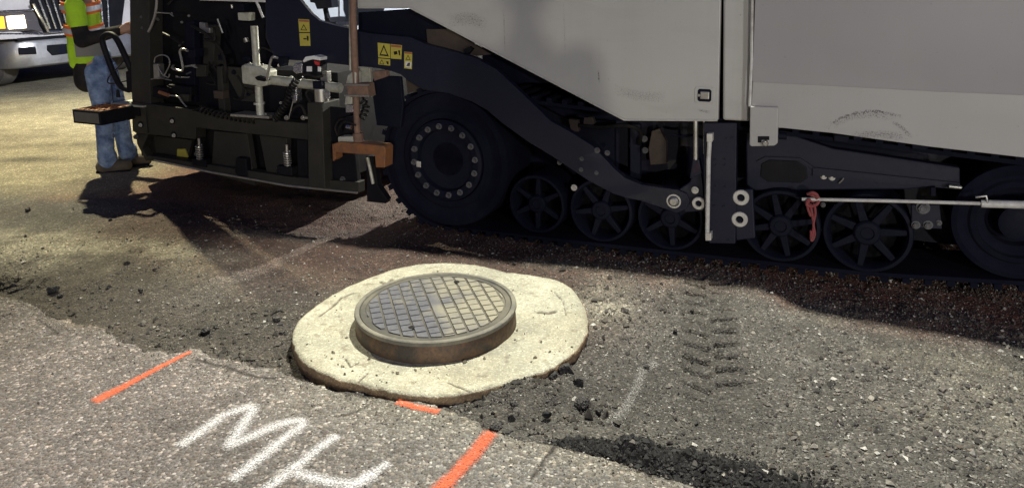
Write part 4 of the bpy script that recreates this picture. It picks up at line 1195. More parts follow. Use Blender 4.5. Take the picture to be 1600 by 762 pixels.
# ---- warning stickers
def sticker(px, w, parent, parts):
    st = plate('warning_sticker', px, w-0.0015, w, M['yellow'], parent)
    for kind, q in parts:
        if kind == 'tri':
            (a, b, c) = q; t = pl([a, b, c], w)
            cx_ = sum(p[0] for p in t)/3; cz_ = sum(p[1] for p in t)/3
            inn = [(cx_+(p[0]-cx_)*0.66, cz_+(p[1]-cz_)*0.66) for p in t]
            m = MB(); v = [(p[0], w-0.0030, p[1]) for p in t+inn]; m.add(v, [(i, (i+1) % 3, (i+1) % 3+3, i+3) for i in range(3)]); m.build('warning_triangle', M['ink'], st)
        else:
            plate({'ink': 'pictogram', 'stickerred': 'warning_band', 'stickerwhite': 'pictogram_field'}[kind], q, w-0.0032, w-0.0022, M[kind], st)
    return st
sticker([(590,67),(628,71),(627,93),(591,90)], 0.0, paver, [('tri', [(600,70),(593,87),(608,88.5)]), ('ink', [(609.6,69),(610.3,69),(610.3,91.5),(609.6,91.5)]), ('stickerred', [(611,70),(627,71.7),(627,75),(611,73.5)]),
        ('ink', [(615,81),(620,80),(621,85),(616,86)]), ('ink', [(622,79),(625,79),(625,87),(623.5,87)]), ('ink', [(596,85),(605,86),(605,87.2),(596,86.2)])])
sticker([(591,91.3),(609.5,93),(609.5,103),(591,101)], 0.0, paver, [('tri', [(597,93),(593,100),(601,101)]), ('ink', [(603,96),(607,96.5),(607,101),(605,101)])])
sticker([(631.5,81),(644,82),(643.5,108.5),(631.5,107)], 0.0, paver, [('stickerred', [(632,81.5),(643.7,82.5),(643.7,85),(632,84)]), ('tri', [(638,86),(634,93.5),(642,94)]), ('stickerwhite', [(633,96),(642.5,97),(642.3,106),(633,105)]), ('ink', [(637,99),(641,98),(640,104),(635,103.5)])])
sticker([(466,30),(483,31),(485,72),(469,72)], 0.0, paver, [('stickerred', [(467,31),(482.5,32),(482.7,35),(467.2,34)]), ('tri', [(475,38),(470,47.5),(480.5,48)]), ('ink', [(467.5,50.5),(484,50.5),(484,52.2),(467.6,52.2)]),
        ('ink', [(479,56),(482,57),(482,64),(480,64)]), ('ink', [(474,60),(479,60),(479,62),(474,62)])])

# ---- red rope knotted on the rod
rope = empty('red_rope', MW(*[0,0,0])[:], TH, 'faded red rope knotted on the pale rod and hanging beside a track wheel', 'rope')
def rp(u, v, w): s, z = ML(u, v, w); return (s, w, z)
m = MB()
m.tube(smooth_path([rp(*p) for p in [(1262,303,-.06),(1270,301,-.075),(1277,306,-.06),(1272,314,-.045),(1263,312,-.06),(1261,320,-.075),(1268,322,-.06),(1277,318,-.06),(1279,309,-.045),(1266,304,-.07)]]), 0.008, 8)
m.build('knot', M['redrope'], rope, smooth=True)
for pts in ([(1266,318,-.055),(1269,335,-.06),(1271,352,-.055),(1269,372,-.06)], [(1272,318,-.06),(1274,333,-.055),(1271,350,-.06),(1273,366,-.05),(1268,376,-.055),(1267,360,-.06)], [(1264,314,-.06),(1262,324,-.06),(1267,338,-.065)]):
    MB().tube(smooth_path([rp(*p) for p in pts]), 0.006, 8).build('rope_end', M['redrope'], rope, smooth=True)

# ================================================================== THE SCREED, hitched behind on the tow arms
scr = empty('screed', tuple(MW(-2.5, 0, 0.0)), TH, 'dark olive grey paving screed behind the machine, crowded with hoses, brackets and grading gear', 'paving screed')
SX = -2.5
class _Off: pass
def splate(name, px, w0, w1, mat, parent=None, bevel=0.0, **k):
    P = [(a-SX, b) for a, b in pl(px, w0)]
    return MB().prism(P, w0, w1).build(name, mat, parent or scr, bevel=bevel, **k)
def S3(u, v, w): s, z = ML(u, v, w); return (s-SX, w, z)
def spipe(name, pts, r, mat, parent=None, n=10): return MB().tube([S3(*p) for p in pts], r, n).build(name, mat, parent or scr, smooth=True)
def shose(name, pts, r, mat, parent=None, n=8, k=6): return MB().tube(smooth_path([S3(*p) for p in pts], k), r, n).build(name, mat, parent or scr, smooth=True)
def sbolt(u, v, w, r, parent=None, mat='bolt'):
    return bolt(u, v, w, r, parent or scr, mat, offset=(SX, 0, 0))
def scoil(name, pts, R, turns, r, mat, parent=None):
    o = coil(name, pts, R, turns, r, mat, parent or scr)
    for v in o.data.vertices: v.co.x -= SX
    return o
# body
beam = splate('main_beam', [(205,161),(300,173),(398,186),(482,193),(482,219),(398,210),(334,203),(306,199),(305,218),(212,208),(207,205)], 0.0, 0.10, M['screed'], bevel=0.005)
splate('beam_top_edge', [(204,159),(300,171),(300,174),(205,162)], -0.012, 0.08, M['screed'], beam, bevel=0.003)
for u, v in ((220,195),(269,189),(272,211)):
    s_, z_ = ML(u, v, -0.012 if u < 230 else 0.0)
    MB().lathe((0,0,0), [(0.026,0.0),(0.026,-0.006),(0.0,-0.006)], 20).build('bolt_recess', M['black'], beam, (s_-SX, -0.012 if u < 230 else 0.0, z_), smooth=True)
    sbolt(u, v+0.5, -0.018 if u < 230 else -0.006, 0.0145, beam, 'zinc')
splate('end_cap', [(206,160),(226,163),(230,208),(212,206)], -0.012, 0.0, M['screed'], beam, bevel=0.003)
back = MB()
sL = ML(208, 200, 0.15)[0]-SX; sR = ML(560, 200, 0.15)[0]-SX
back.box((sL+0.05, 0.16, 0.22), (sR-0.15, 2.4, 0.95)); back.build('screed_body', M['black'], scr)
splate('lower_plate', [(334,205),(386,209),(398,290),(330,272)], 0.03, 0.08, M['screed'], bevel=0.004)
splate('lower_plate', [(405,211),(448,216),(446,292),(420,288)], 0.03, 0.08, M['screed'], bevel=0.004)
splate('lower_plate', [(463,218),(482,219),(482,300),(466,298)], 0.04, 0.08, M['black'], bevel=0.004)
splate('lower_plate', [(212,208),(232,210),(222,232),(234,250),(228,252),(214,225)], 0.03, 0.09, M['screed'], bevel=0.004)
splate('lower_plate', [(240,212),(300,219),(290,262),(246,252)], 0.10, 0.13, M['screed'], bevel=0.003)
splate('yellow_tag', [(277,233),(289,233),(293,246),(276,245)], 0.09, 0.10, M['yellow'])
splate('screed_shoe', [(228,250),(330,270),(450,291),(560,302),(560,285),(450,276),(330,258),(232,243)], -0.01, 0.06, M['screed'], bevel=0.003)
splate('heel_edge', [(240,252),(330,271),(450,292),(558,303),(558,300),(450,289),(330,268),(240,249)], -0.022, -0.012, M['steel'], bevel=0.002)
for u, v, r in ((213,214,.02),(375,253,.024),(308,240,.018),(437,262,.02),(448,250,.016),(536,280,.02)): sbolt(u, v, 0.02, r)
def spring(u0, v0, v1, w, R=0.022):
    c = scoil('adjusting_spring', [(u0, v0, w), (u0+2, v1, w)], R, 6, 0.006, M['steel'])
    spipe('spring_rod', [(u0, v0-10, w), (u0+2, v1+10, w)], 0.010, M['steel'])
spring(311, 226, 248, 0.0); spring(448, 236, 258, 0.0)
splate('spring_seat', [(300,248),(322,250),(322,262),(300,259)], -0.02, 0.04, M['black'], bevel=0.004)
splate('spring_seat', [(432,259),(456,262),(456,275),(432,272)], -0.02, 0.04, M['black'], bevel=0.004)
splate('rubber_foot', [(368,246),(384,248),(386,276),(372,280),(366,268)], -0.02, 0.03, M['black'], bevel=0.01)
# right end post
splate('end_post', [(480,160),(503,161),(508,295),(482,292)], -0.06, 0.12, M['screed'], bevel=0.005)
splate('end_gate', [(503,165),(548,170),(560,300),(508,296)], 0.02, 0.06, M['black'], bevel=0.004)
# left tall post and rear plates
lp = splate('tall_post', [(200,-190),(203,40),(206,159),(235,163),(233,60),(232,-190)], 0.0, 0.12, M['screed'], bevel=0.005)
for u, v in ((221,27),(222,44),(246,30)): sbolt(u, v, 0.0, 0.010)
splate('back_panel', [(234,-190),(234,168),(300,174),(345,180),(430,186),(430,-190)], 0.32, 0.36, M['black'])
splate('back_frame', [(289,33),(303,33),(305,160),(291,158)], 0.12, 0.18, M['frame'], bevel=0.004)
splate('cover_plate', [(289,36),(316,36),(316,112),(289,112)], 0.22, 0.26, M['frame'], bevel=0.005)
splate('cover_plate', [(318,38),(336,40),(332,158),(316,158)], 0.18, 0.24, M['screed'], bevel=0.005)
splate('gusset_plate', [(352,104),(398,108),(400,160),(376,158),(354,118)], 0.12, 0.15, M['screed'], bevel=0.004)
splate('gusset_plate', [(338,104),(346,104),(352,178),(342,177)], 0.10, 0.16, M['screed'], bevel=0.004)
splate('square_block', [(333,142),(348,143),(348,155),(334,154)], 0.08, 0.14, M['bronze'], bevel=0.004)
for u, v, r in ((366,113,.018),(389,147,.016)): sbolt(u, v, 0.12, r, mat='frame')
hk = splate('slotted_link', [(311,35),(319,36),(321,43),(328,44),(328,52),(312,52)], 0.10, 0.13, M['steel'], bevel=0.003)
splate('top_block', [(371,20),(389,20),(389,33),(372,32)], 0.10, 0.16, M['alu'], bevel=0.004)
splate('top_block', [(369,6),(380,6),(381,18),(370,18)], 0.10, 0.16, M['frame'], bevel=0.004)
spipe('small_cylinder', [(384,60,0.1),(386,66,0.1)], 0.018, M['steel'])
splate('white_tray_edge', [(310,-3),(414,0),(415,4),(312,1)], 0.0, 0.10, M['whiterod'], bevel=0.002)
spipe('thin_strut', [(401,3,0.0),(411,28,0.0)], 0.0085, M['whiterod'])
spipe('thin_strut', [(340,30,0.1),(348,52,0.1)], 0.0075, M['steel'])
shose('arched_hose', [(244,-40,0.0),(245,0,0.0),(242,25,0.0),(236,42,0.0),(232,50,0.0)], 0.010, M['steel'])
spipe('thin_line', [(245,20,0.0),(265,21,0.0),(271,26,0.0)], 0.004, M['steel'])
for u, v in ((268,22),(295,25),(284,35),(247,31)): sbolt(u, v, 0.03, 0.009, mat='steel')
# valves, cables and crank on the left
shose('looped_cable', [(241,98,0.0),(243,90,0.0),(253,86,0.0),(263,90,0.0),(265,101,0.0),(260,112,0.0),(257,118,0.0)], 0.0045, M['steel'])
shose('looped_cable', [(246,101,0.0),(250,110,0.0),(256,118,0.0),(263,121,0.0),(265,116,0.0)], 0.0045, M['steel'])
shose('looped_cable', [(236,124,0.0),(248,122,0.0),(260,124,0.0),(268,126,0.0)], 0.004, M['steel'])
splate('valve_block', [(239,100),(247,100),(249,124),(240,124)], 0.0, 0.05, M['steel'], bevel=0.004)
splate('valve_block', [(238,135),(262,138),(262,156),(238,152)], 0.02, 0.09, M['black'], bevel=0.006)
cr = shose('crank_handle', [(270,107,-0.02),(285,111,-0.02),(284,95,-0.02),(281,80,-0.02),(287,77,-0.02),(294,80,-0.02)], 0.0085, M['steel'], k=3)
splate('gear_box', [(292,78),(304,77),(305,90),(293,91)], 0.0, 0.08, M['frame'], bevel=0.005)
spipe('orange_grip', [(249,144,-0.02),(264,149,-0.02)], 0.014, M['orange'])
shose('bent_rod', [(264,149,-0.02),(278,151,-0.02),(285,160,-0.02),(292,167,-0.02)], 0.005, M['steel'], k=3)
spipe('bright_pin', [(284,121,0.0),(296,121,0.0)], 0.005, M['steel'])
spipe('bright_pin', [(300,103,0.0),(308,106,0.0)], 0.006, M['steel'])
spipe('bright_pin', [(290,104,0.0),(305,102,0.0)], 0.007, M['steel'])
splate('dark_valve', [(262,132),(298,136),(298,152),(264,150)], 0.06, 0.12, M['black'], bevel=0.008)
shose('black_hose', [(300,40,0.1),(330,60,0.08),(350,90,0.08),(352,130,0.08)], 0.012, M['hose'])
shose('black_hose', [(250,50,0.15),(270,60,0.12),(285,70,0.12)], 0.010, M['hose'])
# crowd of small fittings and lines in the dark bay
rr_ = random.Random(11)
for k in range(34):
    u, v = rr_.uniform(238, 470), rr_.uniform(2, 165)
    if 385 < u < 412 and v < 150: continue
    w = rr_.uniform(0.02, 0.22); kind = rr_.random()
    if kind < 0.35:
        pts = [(u, v, w)]
        for q in range(3): pts.append((pts[-1][0]+rr_.uniform(-22, 22), min(172, max(-10, pts[-1][1]+rr_.uniform(-22, 22))), w+rr_.uniform(-0.03, 0.03)))
        shose('hydraulic_hose', pts, rr_.uniform(0.005, 0.010), M['hose'])
    elif kind < 0.6:
        a_, b_ = rr_.uniform(3, 9), rr_.uniform(3, 10)
        splate('small_plate', [(u-a_,v-b_),(u+a_,v-b_*0.9),(u+a_*0.9,v+b_),(u-a_,v+b_)], w, w+0.03, M[rr_.choice(['frame', 'screed', 'black', 'bolt'])], bevel=0.003)
    elif kind < 0.8:
        spipe('pipe_fitting', [(u, v, w), (u+rr_.uniform(-9, 9), v+rr_.uniform(-6, 6), w)], rr_.uniform(0.006, 0.012), M[rr_.choice(['steel', 'bolt', 'steel'])])
    else:
        sbolt(u, v, w, rr_.choice([0.009, 0.0145]), mat='zinc')
# coil hose along the beam top
scoil('coiled_hose', [(312,170,-0.005),(340,178,-0.005),(370,184,-0.005),(400,188,-0.005)], 0.021, 13, 0.0075, M['hose'])
scoil('coiled_hose', [(468,118,-0.04),(455,140,-0.045),(450,158,-0.04),(436,178,-0.03),(430,186,-0.02)], 0.020, 16, 0.0075, M['hose'])
# ---- bright tubes of the grading gear
gt_ = splate('clamp_housing', [(376,103),(381,101),(405,104),(417,112),(417,134),(402,137),(398,134),(378,131)], -0.06, 0.04, M['alu'], bevel=0.010)
spipe('upright_tube', [(397,41,-0.01),(401,104,-0.01)], 0.024, M['alu'])
spipe('lower_tube', [(404,134,-0.01),(407,181,-0.01)], 0.026, M['alu'])
spipe('tube_band', [(405,160,-0.01),(405.3,163,-0.01)], 0.038, M['alu'])
splate('base_plate', [(360,178),(420,182),(420,186),(360,182)], -0.05, 0.08, M['steel'], bevel=0.002)
for u, v in ((390,99),(410,101),(402,177),(415,178)): sbolt(u, v, -0.03, 0.008, mat='steel')
spipe('cross_tube', [(416,124,-0.01),(490,133,-0.01),(532,138,-0.01)], 0.032, M['alu'])
splate('knob', [(397,121),(402,119),(415,123),(417,126),(412,128),(401,126)], -0.10, -0.06, M['black'], bevel=0.006)
shose('crank_handle', [(417,126,-0.09),(420,108,-0.09),(424,92,-0.09),(428,89,-0.09),(434,91,-0.07)], 0.0085, M['steel'], k=3)
splate('crank_block', [(428,90),(443,90),(441,104),(436,104),(434,97),(428,96)], -0.06, 0.0, M['frame'], bevel=0.004)
sn = splate('control_box', [(472,95),(476,89),(490,87),(499,90),(500,98),(499,120),(473,118)], -0.05, 0.03, M['black'], bevel=0.006)
splate('white_lid', [(473,95),(477,89),(490,87),(500,90),(500,95),(488,93),(480,95),(474,98)], -0.07, 0.03, M['whiteplastic'], sn, bevel=0.003)
splate('red_button', [(490,95),(497,97),(497,103),(492,101)], -0.07, -0.05, M['redplastic'], sn, bevel=0.003)
splate('white_label', [(479,104),(487,104),(487,112),(479,112)], -0.054, -0.05, M['whiteplastic'], sn)
splate('white_end', [(496.5,104),(500,105),(500,112),(496.5,112)], -0.06, -0.05, M['whiteplastic'], sn)
splate('foil_wrap', [(458,102),(462,99),(472,99),(472,114),(463,116),(458,112)], -0.055, 0.02, M['foil'], bevel=0.004)
splate('foil_wrap', [(456,140),(463,136),(464,158),(458,163),(454,150)], -0.035, 0.02, M['foil'], bevel=0.006)
splate('motor_bracket', [(488,127),(502,128),(503,140),(489,139)], -0.075, -0.04, M['frame'], bevel=0.003)
mot = MB().tube([S3(502,138,-0.04), S3(503,158,-0.04)], [0.046, 0.044], 20).build('motor_can', M['steel'], scr, smooth=True)
splate('foil_patch', [(505,144),(515,143),(516,155),(506,154)], -0.092, -0.085, M['foil'], mot, bevel=0.002)
splate('lamp_plate', [(500,112),(511,112),(512,128),(501,128)], -0.02, 0.02, M['steel'], bevel=0.003)
shose('black_hose', [(466,118,-0.04),(480,116,-0.06),(492,120,-0.06),(505,119,-0.03)], 0.008, M['hose'])
shose('black_hose', [(485,160,-0.08),(478,147,-0.06),(484,141,-0.05),(492,146,-0.05)], 0.007, M['hose'])
shose('black_hose', [(450,185,-0.03),(458,170,-0.03),(470,165,-0.03),(478,180,-0.03)], 0.010, M['hose'])
spipe('thin_strut', [(451,186,-0.05),(458,158,-0.05)], 0.004, M['steel'])
for u, v in ((448,184),(474,184)): sbolt(u, v, -0.04, 0.016, mat='steel')
splate('bright_foot', [(470,182),(481,183),(481,186),(470,186)], -0.05, 0.0, M['steel'])
# ---- ski: brown pole, clamp and orange bracket
ski = spipe('grade_pole', [(549,-190,-0.10),(552,30,-0.10),(559,215,-0.10)], 0.0215, M['rust'])
ski['label'] = 'brown rusty upright pole'
spipe('pole_stay', [(546.5,-190,-0.07),(548,110,-0.07)], 0.010, M['alu'])
splate('pole_clamp', [(541,133),(556,131),(573,131),(576,152),(560,152),(543,151)], -0.13, -0.05, M['rust'], bevel=0.005)
splate('clamp_plate', [(540,131),(543,118),(552,111),(556,114),(556,131)], -0.12, -0.06, M['alu'], bevel=0.005)
splate('clamp_plate', [(540,150),(550,152),(549,163),(538,164)], -0.12, -0.06, M['alu'], bevel=0.004)
for z_ in (133, 150): splate('clamp_strap', [(538,z_-1.5),(576,z_-1),(576,z_+1.5),(538,z_+1)], -0.14, -0.13, M['steel'], bevel=0.001)
splate('rear_clamp_plate', [(562,104),(578,106),(580,152),(564,130)], -0.03, 0.0, M['alu'], bevel=0.004)
splate('lens_cover', [(582,112),(602,110),(604,120),(584,127)], -0.02, 0.02, M['rust'], bevel=0.004)
splate('wing_plate', [(580,124),(604,119),(626,120),(630,165),(626,200),(588,196),(582,150)], -0.005, 0.02, M['frame'], bevel=0.006)
scoil('coiled_hose', [(564,156,-0.12),(572,166,-0.12),(566,184,-0.12)], 0.018, 5, 0.007, M['hose'])
sc_ = splate('servo_block', [(528,214),(551,213),(553,222),(528,222)], -0.12, -0.05, M['alu'], bevel=0.004)
splate('servo_block', [(540,164),(552,164),(552,176),(540,176)], -0.11, -0.07, M['foil'], bevel=0.003)
splate('servo_body', [(536,184),(553,182),(554,206),(538,208)], -0.11, -0.05, M['black'], bevel=0.008)
spipe('servo_pin', [(542,198,-0.13),(549,199,-0.13)], 0.014, M['chrome'])
shose('black_hose', [(528,212,-0.08),(524,200,-0.08),(530,188,-0.08),(542,185,-0.08)], 0.006, M['hose'])
shose('black_hose', [(556,196,-0.13),(540,190,-0.14),(530,200,-0.12),(530,214,-0.09)], 0.006, M['hose'])
spipe('pole_socket', [(559.5,208,-0.10),(561,224,-0.10)], 0.033, M['rust'])
br = splate('pole_foot_bracket', [(520,225),(530,222),(560,224),(590,227),(599,228),(602,232),(601,262),(587,262),(585,242),(560,241),(524,238)], -0.145, -0.055, M['orange'], bevel=0.005)
br['label'] = 'worn orange angle bracket'
splate('bracket_side', [(519,225),(523,225),(525,248),(520,252)], -0.13, -0.06, M['orange'], br, bevel=0.002)
splate('sliding_leg', [(572,244),(583,244),(590,290),(605,312),(602,318),(573,315),(573,290)], -0.02, 0.03, M['black'], bevel=0.004)
spipe('leg_rod', [(574,246,-0.03),(578,262,-0.03),(583,287,-0.03)], 0.011, M['alu'])
# ---- guard loop and tread step at the left end
shose('guard_loop', [(206,112,0.05),(200,98,0.03),(185,66,0.03),(176,55,0.03),(165,55,0.03),(160,64,0.03),(168,90,0.03),(180,120,0.03),(190,136,0.03),(203,141,0.05)], 0.022, M['black'], n=12)
shose('thin_cable', [(200,88,0.04),(186,104,0.02),(172,118,0.02),(168,128,0.02),(176,131,0.03),(200,126,0.04)], 0.004, M['hose'])
splate('loop_bracket', [(196,112),(206,108),(208,146),(198,142)], 0.02, 0.08, M['black'], bevel=0.005)
spipe('small_knob', [(184,140,0.0),(185,152,0.0)], [0.009, 0.016], M['black'])
fb0, fb1 = ML(113, 172, -0.30)[0]-SX, ML(157, 180, -0.30)[0]-SX
ftop = ML(113, 171, -0.30)[1]; fbot = ML(135, 194, -0.30)[1]
fb = MB().box((fb0, -0.30, fbot), (fb1, -0.29, ftop)).box((fb0, -0.04, fbot), (fb1, -0.03, ftop)).box((fb0, -0.29, fbot), (fb0+0.01, -0.04, ftop)).box((fb1-0.01, -0.29, fbot), (fb1, -0.04, ftop)).box((fb0+0.01, -0.29, fbot+0.005), (fb1-0.01, -0.04, ftop-0.02))
foot = fb.build('footboard', M['black'], scr)
MB().box((fb0+0.02, -0.304, fbot+0.012), (fb1-0.02, -0.30, ftop-0.014)).build('front_plate', M['greyplate'], foot, bevel=0.002)
for i in range(6):
    for j in range(5):
        x = fb0+0.03+(fb1-fb0-0.06)*i/5; y = -0.27+0.21*j/4
        MB().box((x-0.015, y-0.014, ftop-0.02), (x+0.015, y+0.014, ftop+0.004)).build('tread_block', M['tread'], foot, bevel=0.004)
MB().box((fb0+0.05, -0.03, ftop-0.01), (fb1+0.10, 0.20, ftop+0.003)).build('step_plate', M['alu'], foot, bevel=0.003)
MB().box((fb1-0.12, -0.03, fbot+0.02), (fb1+0.05, 0.06, ftop-0.02)).build('step_arm', M['black'], foot, bevel=0.004)
# ================================================================== THE WORKER
def organic(name, segs, mat, parent, voxel=0.012, smooth=4):
    """segs: (p0, p1, r0, r1, ysc) rounded tapered limbs fused into one skin"""
    m = MB()
    for sg in segs:
        p0, p1, r0, r1 = sg[:4]; ysc = sg[4] if len(sg) > 4 else 1.0
        p0, p1 = Vector(p0), Vector(p1); d = (p1-p0); L = d.length; d = d.normalized() if L > 1e-6 else Vector((0,0,1))
        pts, rs = [], []
        for k in range(5): a = math.pi/2*(1-k/4); pts.append(p0-d*r0*math.sin(a)); rs.append(max(r0*math.cos(a), 1e-4))
        for k in range(1, 5): a = math.pi/2*k/4; pts.append(p1+d*r1*math.sin(a)); rs.append(max(r1*math.cos(a), 1e-4))
        o = len(m.v); m.tube(pts, rs, 16)
        if ysc != 1.0:
            cy = (p0.y+p1.y)/2
            m.v[o:] = [(a, cy+(b-cy)*ysc, c) for a, b, c in m.v[o:]]
    o = m.build(name, mat, parent, smooth=True, angle=180)
    r = o.modifiers.new('fuse', 'REMESH'); r.mode = 'VOXEL'; r.voxel_size = voxel; r.use_smooth_shade = True
    s = o.modifiers.new('relax', 'SMOOTH'); s.factor = 0.6; s.iterations = smooth
    return o
def hand(root, side, aim, S):
    """palm, four unequal curled fingers and a thumb"""
    f = Vector(aim).normalized(); up = Vector((0,0,1)); lat = f.cross(up).normalized(); up = lat.cross(f).normalized(); r = Vector(root)
    out = [(r, r+f*0.075, 0.030, 0.036, 0.62)]
    for i, L in enumerate((0.066, 0.076, 0.071, 0.055)):
        b = r+f*0.092+up*(0.030-0.020*i)
        k1 = b+f*L*0.42+lat*0.006*side; k2 = k1+f*L*0.22+lat*0.018*side; k3 = k2+f*L*0.05+lat*0.022*side
        out += [(b-f*0.02, k1, 0.010, 0.0092), (k1, k2, 0.0092, 0.0085), (k2, k3, 0.0085, 0.0075)]
    t0 = r+f*0.03+up*0.028; t1 = t0+f*0.035+up*0.024+lat*0.012*side; t2 = t1+f*0.030+up*0.006+lat*0.012*side
    out += [(t0, t1, 0.014, 0.011), (t1, t2, 0.011, 0.009)]
    return out
def make_person(name, loc, rz, label, kit):
    p = empty(name, loc, rz, label, 'person')
    lean = -0.07
    hipx, chx, shx = (-0.07, -0.12, -0.12) if kit == 'side' else (-0.05, -0.07, -0.07)
    L = {-1: dict(hip=(-0.05,-0.09,0.86), knee=(-0.03,-0.10,0.47), ank=(-0.06,-0.09,0.09)), 1: dict(hip=(-0.03,0.09,0.86), knee=(0.04,0.10,0.47), ank=(0.06,0.10,0.09))}
    if kit == 'front':
        L[1] = dict(hip=(-0.05,0.09,0.86), knee=(-0.02,0.12,0.47), ank=(-0.06,0.13,0.09))
    A = {}
    for s in (-1, 1):
        A[s] = dict(sh=(shx, s*0.19, 1.40), el=(shx+0.03, s*0.25, 1.12), wr=(0.16, s*0.15, 1.18))
    if kit == 'front':
        for s in (-1, 1): A[s] = dict(sh=(-0.08, s*0.19, 1.40), el=(-0.02, s*0.27, 1.14), wr=(0.17, s*0.09, 1.30))
    segs = []
    for s in (-1, 1):
        l = L[s]; segs += [(l['hip'], l['knee'], 0.082, 0.056), (l['knee'], l['ank'], 0.054, 0.036), (Vector(l['ank'])+Vector((-0.02,0,-0.04)), Vector(l['ank'])+Vector((0.15,0,-0.055)), 0.035, 0.028)]
        a = A[s]; segs += [(a['sh'], a['el'], 0.052, 0.040), (a['el'], a['wr'], 0.040, 0.027)]
        segs += hand(a['wr'], -s, Vector(a['wr'])-Vector(a['el'])+Vector((0.05,0,-0.02)), s)
    segs += [((hipx,0,0.90), (chx,0,1.10), 0.12, 0.115, 1.35), ((chx,0,1.10), (shx,0,1.36), 0.12, 0.115, 1.5), ((shx,0,1.38), (shx+0.02,0,1.50), 0.075, 0.055, 1.1),
             ((shx+0.02,0,1.50), (shx+0.035,0,1.58), 0.055, 0.055), ((shx+0.045,0,1.64), (shx+0.05,0,1.67), 0.082, 0.086, 0.88), ((shx+0.075,0,1.60), (shx+0.085,0,1.58), 0.058, 0.045, 0.9)]
    hx = shx+0.05
    segs += [((hx+0.088,0,1.645), (hx+0.104,0,1.612), 0.011, 0.014), ((hx+0.080,-0.020,1.572), (hx+0.080,0.020,1.572), 0.010, 0.010)]
    for s in (-1, 1):
        segs += [((hx-0.005,s*0.078,1.60), (hx-0.012,s*0.082,1.64), 0.012, 0.016), ((hx+0.060,s*0.034,1.662), (hx+0.068,s*0.022,1.664), 0.013, 0.012)]
    organic('body', segs, M['skin'], p, 0.009, 2)
    for s in (-1, 1):
        MB().lathe((0,0,0), [(0.0,-0.010),(0.007,-0.007),(0.010,0.0),(0.007,0.007),(0.0,0.010)], 12).build('eye', M['ink'], p, (hx+0.074, s*0.031, 1.643), smooth=True)
    organic('hair', [((hx-0.02,0,1.64), (hx-0.005,0,1.70), 0.085, 0.078, 0.92)], M['hair'], p, 0.012, 3)
    js = []
    for s in (-1, 1):
        l = L[s]; k = Vector(l['knee']); a = Vector(l['ank'])
        js += [(l['hip'], k, 0.098, 0.074), (k, a+Vector((0,0,0.0)), 0.074, 0.068), (a+Vector((0.012,0,0.05)), a+Vector((0.018,0,0.0)), 0.078, 0.070),
               (k+Vector((-.03,0,-.02)), k+Vector((-.035,0,.02)), 0.058, 0.058)]
    js += [((hipx,0,0.86), (hipx,0,0.96), 0.125, 0.125, 1.30)]
    organic('jeans', js, M['jeans'] if kit == 'side' else M['jacket'], p, 0.012, 3)
    ja = [((hipx-0.07,0,0.78), (hipx-0.045,0,0.96), 0.105, 0.135, 1.35), ((chx,0,1.08), (shx,0,1.32), 0.112, 0.108, 1.5), ((shx,0,1.38), (shx+0.01,0,1.47), 0.09, 0.068, 1.2)]
    for s in (-1, 1):
        a = A[s]; ja += [(a['sh'], a['el'], 0.072, 0.058), (a['el'], Vector(a['wr'])-Vector((0.02,0,0)), 0.058, 0.044)]
    organic('jacket', ja, M['jacket'], p, 0.012, 3)
    ve = [((hipx-0.045,0,0.99), (chx,0,1.12), 0.135, 0.135, 1.34), ((chx,0,1.12), (shx,0,1.33), 0.135, 0.122, 1.5), ((shx-0.075,-0.06,0.93), (shx-0.06,-0.07,1.05), 0.055, 0.075, 1.2)]
    for s in (-1, 1): ve += [((shx-0.01,s*0.13,1.36), (shx,s*0.20,1.38), 0.078, 0.070), ((shx,s*0.20,1.39), (shx+0.015,s*0.225,1.26), 0.076, 0.070)]
    organic('vest', ve, M['vest'], p, 0.012, 3)
    def band(z0, z1, mat, rx, ysc, cx_, nm, grow=0.0):
        n = 40; m = MB(); v = []
        for z, g in ((z0, 0), (z0, .006), (z1, .006), (z1, 0)):
            for k in range(n):
                a = 2*math.pi*k/n; w_ = 1+0.02*math.sin(3*a+z0*40)
                v.append((cx_+(rx+g+grow)*math.cos(a)*w_, (rx*ysc+g+grow)*math.sin(a)*w_, z+0.012*math.sin(2*a+1)))
        f = [(r*n+k, r*n+(k+1) % n, ((r+1) % 4)*n+(k+1) % n, ((r+1) % 4)*n+k) for r in range(4) for k in range(n)]
        return m.add(v, f).build(nm, mat, p, smooth=True)
    for z in (1.15, 1.33):
        band(z, z+0.085, M['vestorange'], 0.134, 1.46, chx-0.004, 'orange_tape')
        band(z+0.022, z+0.062, M['reflect'], 0.141, 1.45, chx-0.004, 'reflective_tape')
    pk = MB()
    v = []; n = 9
    for z in (0.99, 1.13):
        for g in (0.0, 0.012):
            for k in range(n):
                a = math.radians(-105+80*k/(n-1)); v.append((hipx-0.04+(0.158+g)*math.cos(a), (0.158*1.36+g)*math.sin(a), z))
    f = []
    for k in range(n-1): f += [(k, k+1, 2*n+k+1, 2*n+k), (n+k, 3*n+k, 3*n+k+1, n+k+1), (k, n+k, n+k+1, k+1), (2*n+k, 2*n+k+1, 3*n+k+1, 3*n+k)]
    f += [(0, 2*n, 3*n, n), (n-1, 2*n-1, 4*n-1, 3*n-1)]
    pk.add(v, f).build('vest_pocket', M['vestgrey'], p, smooth=True, angle=40)
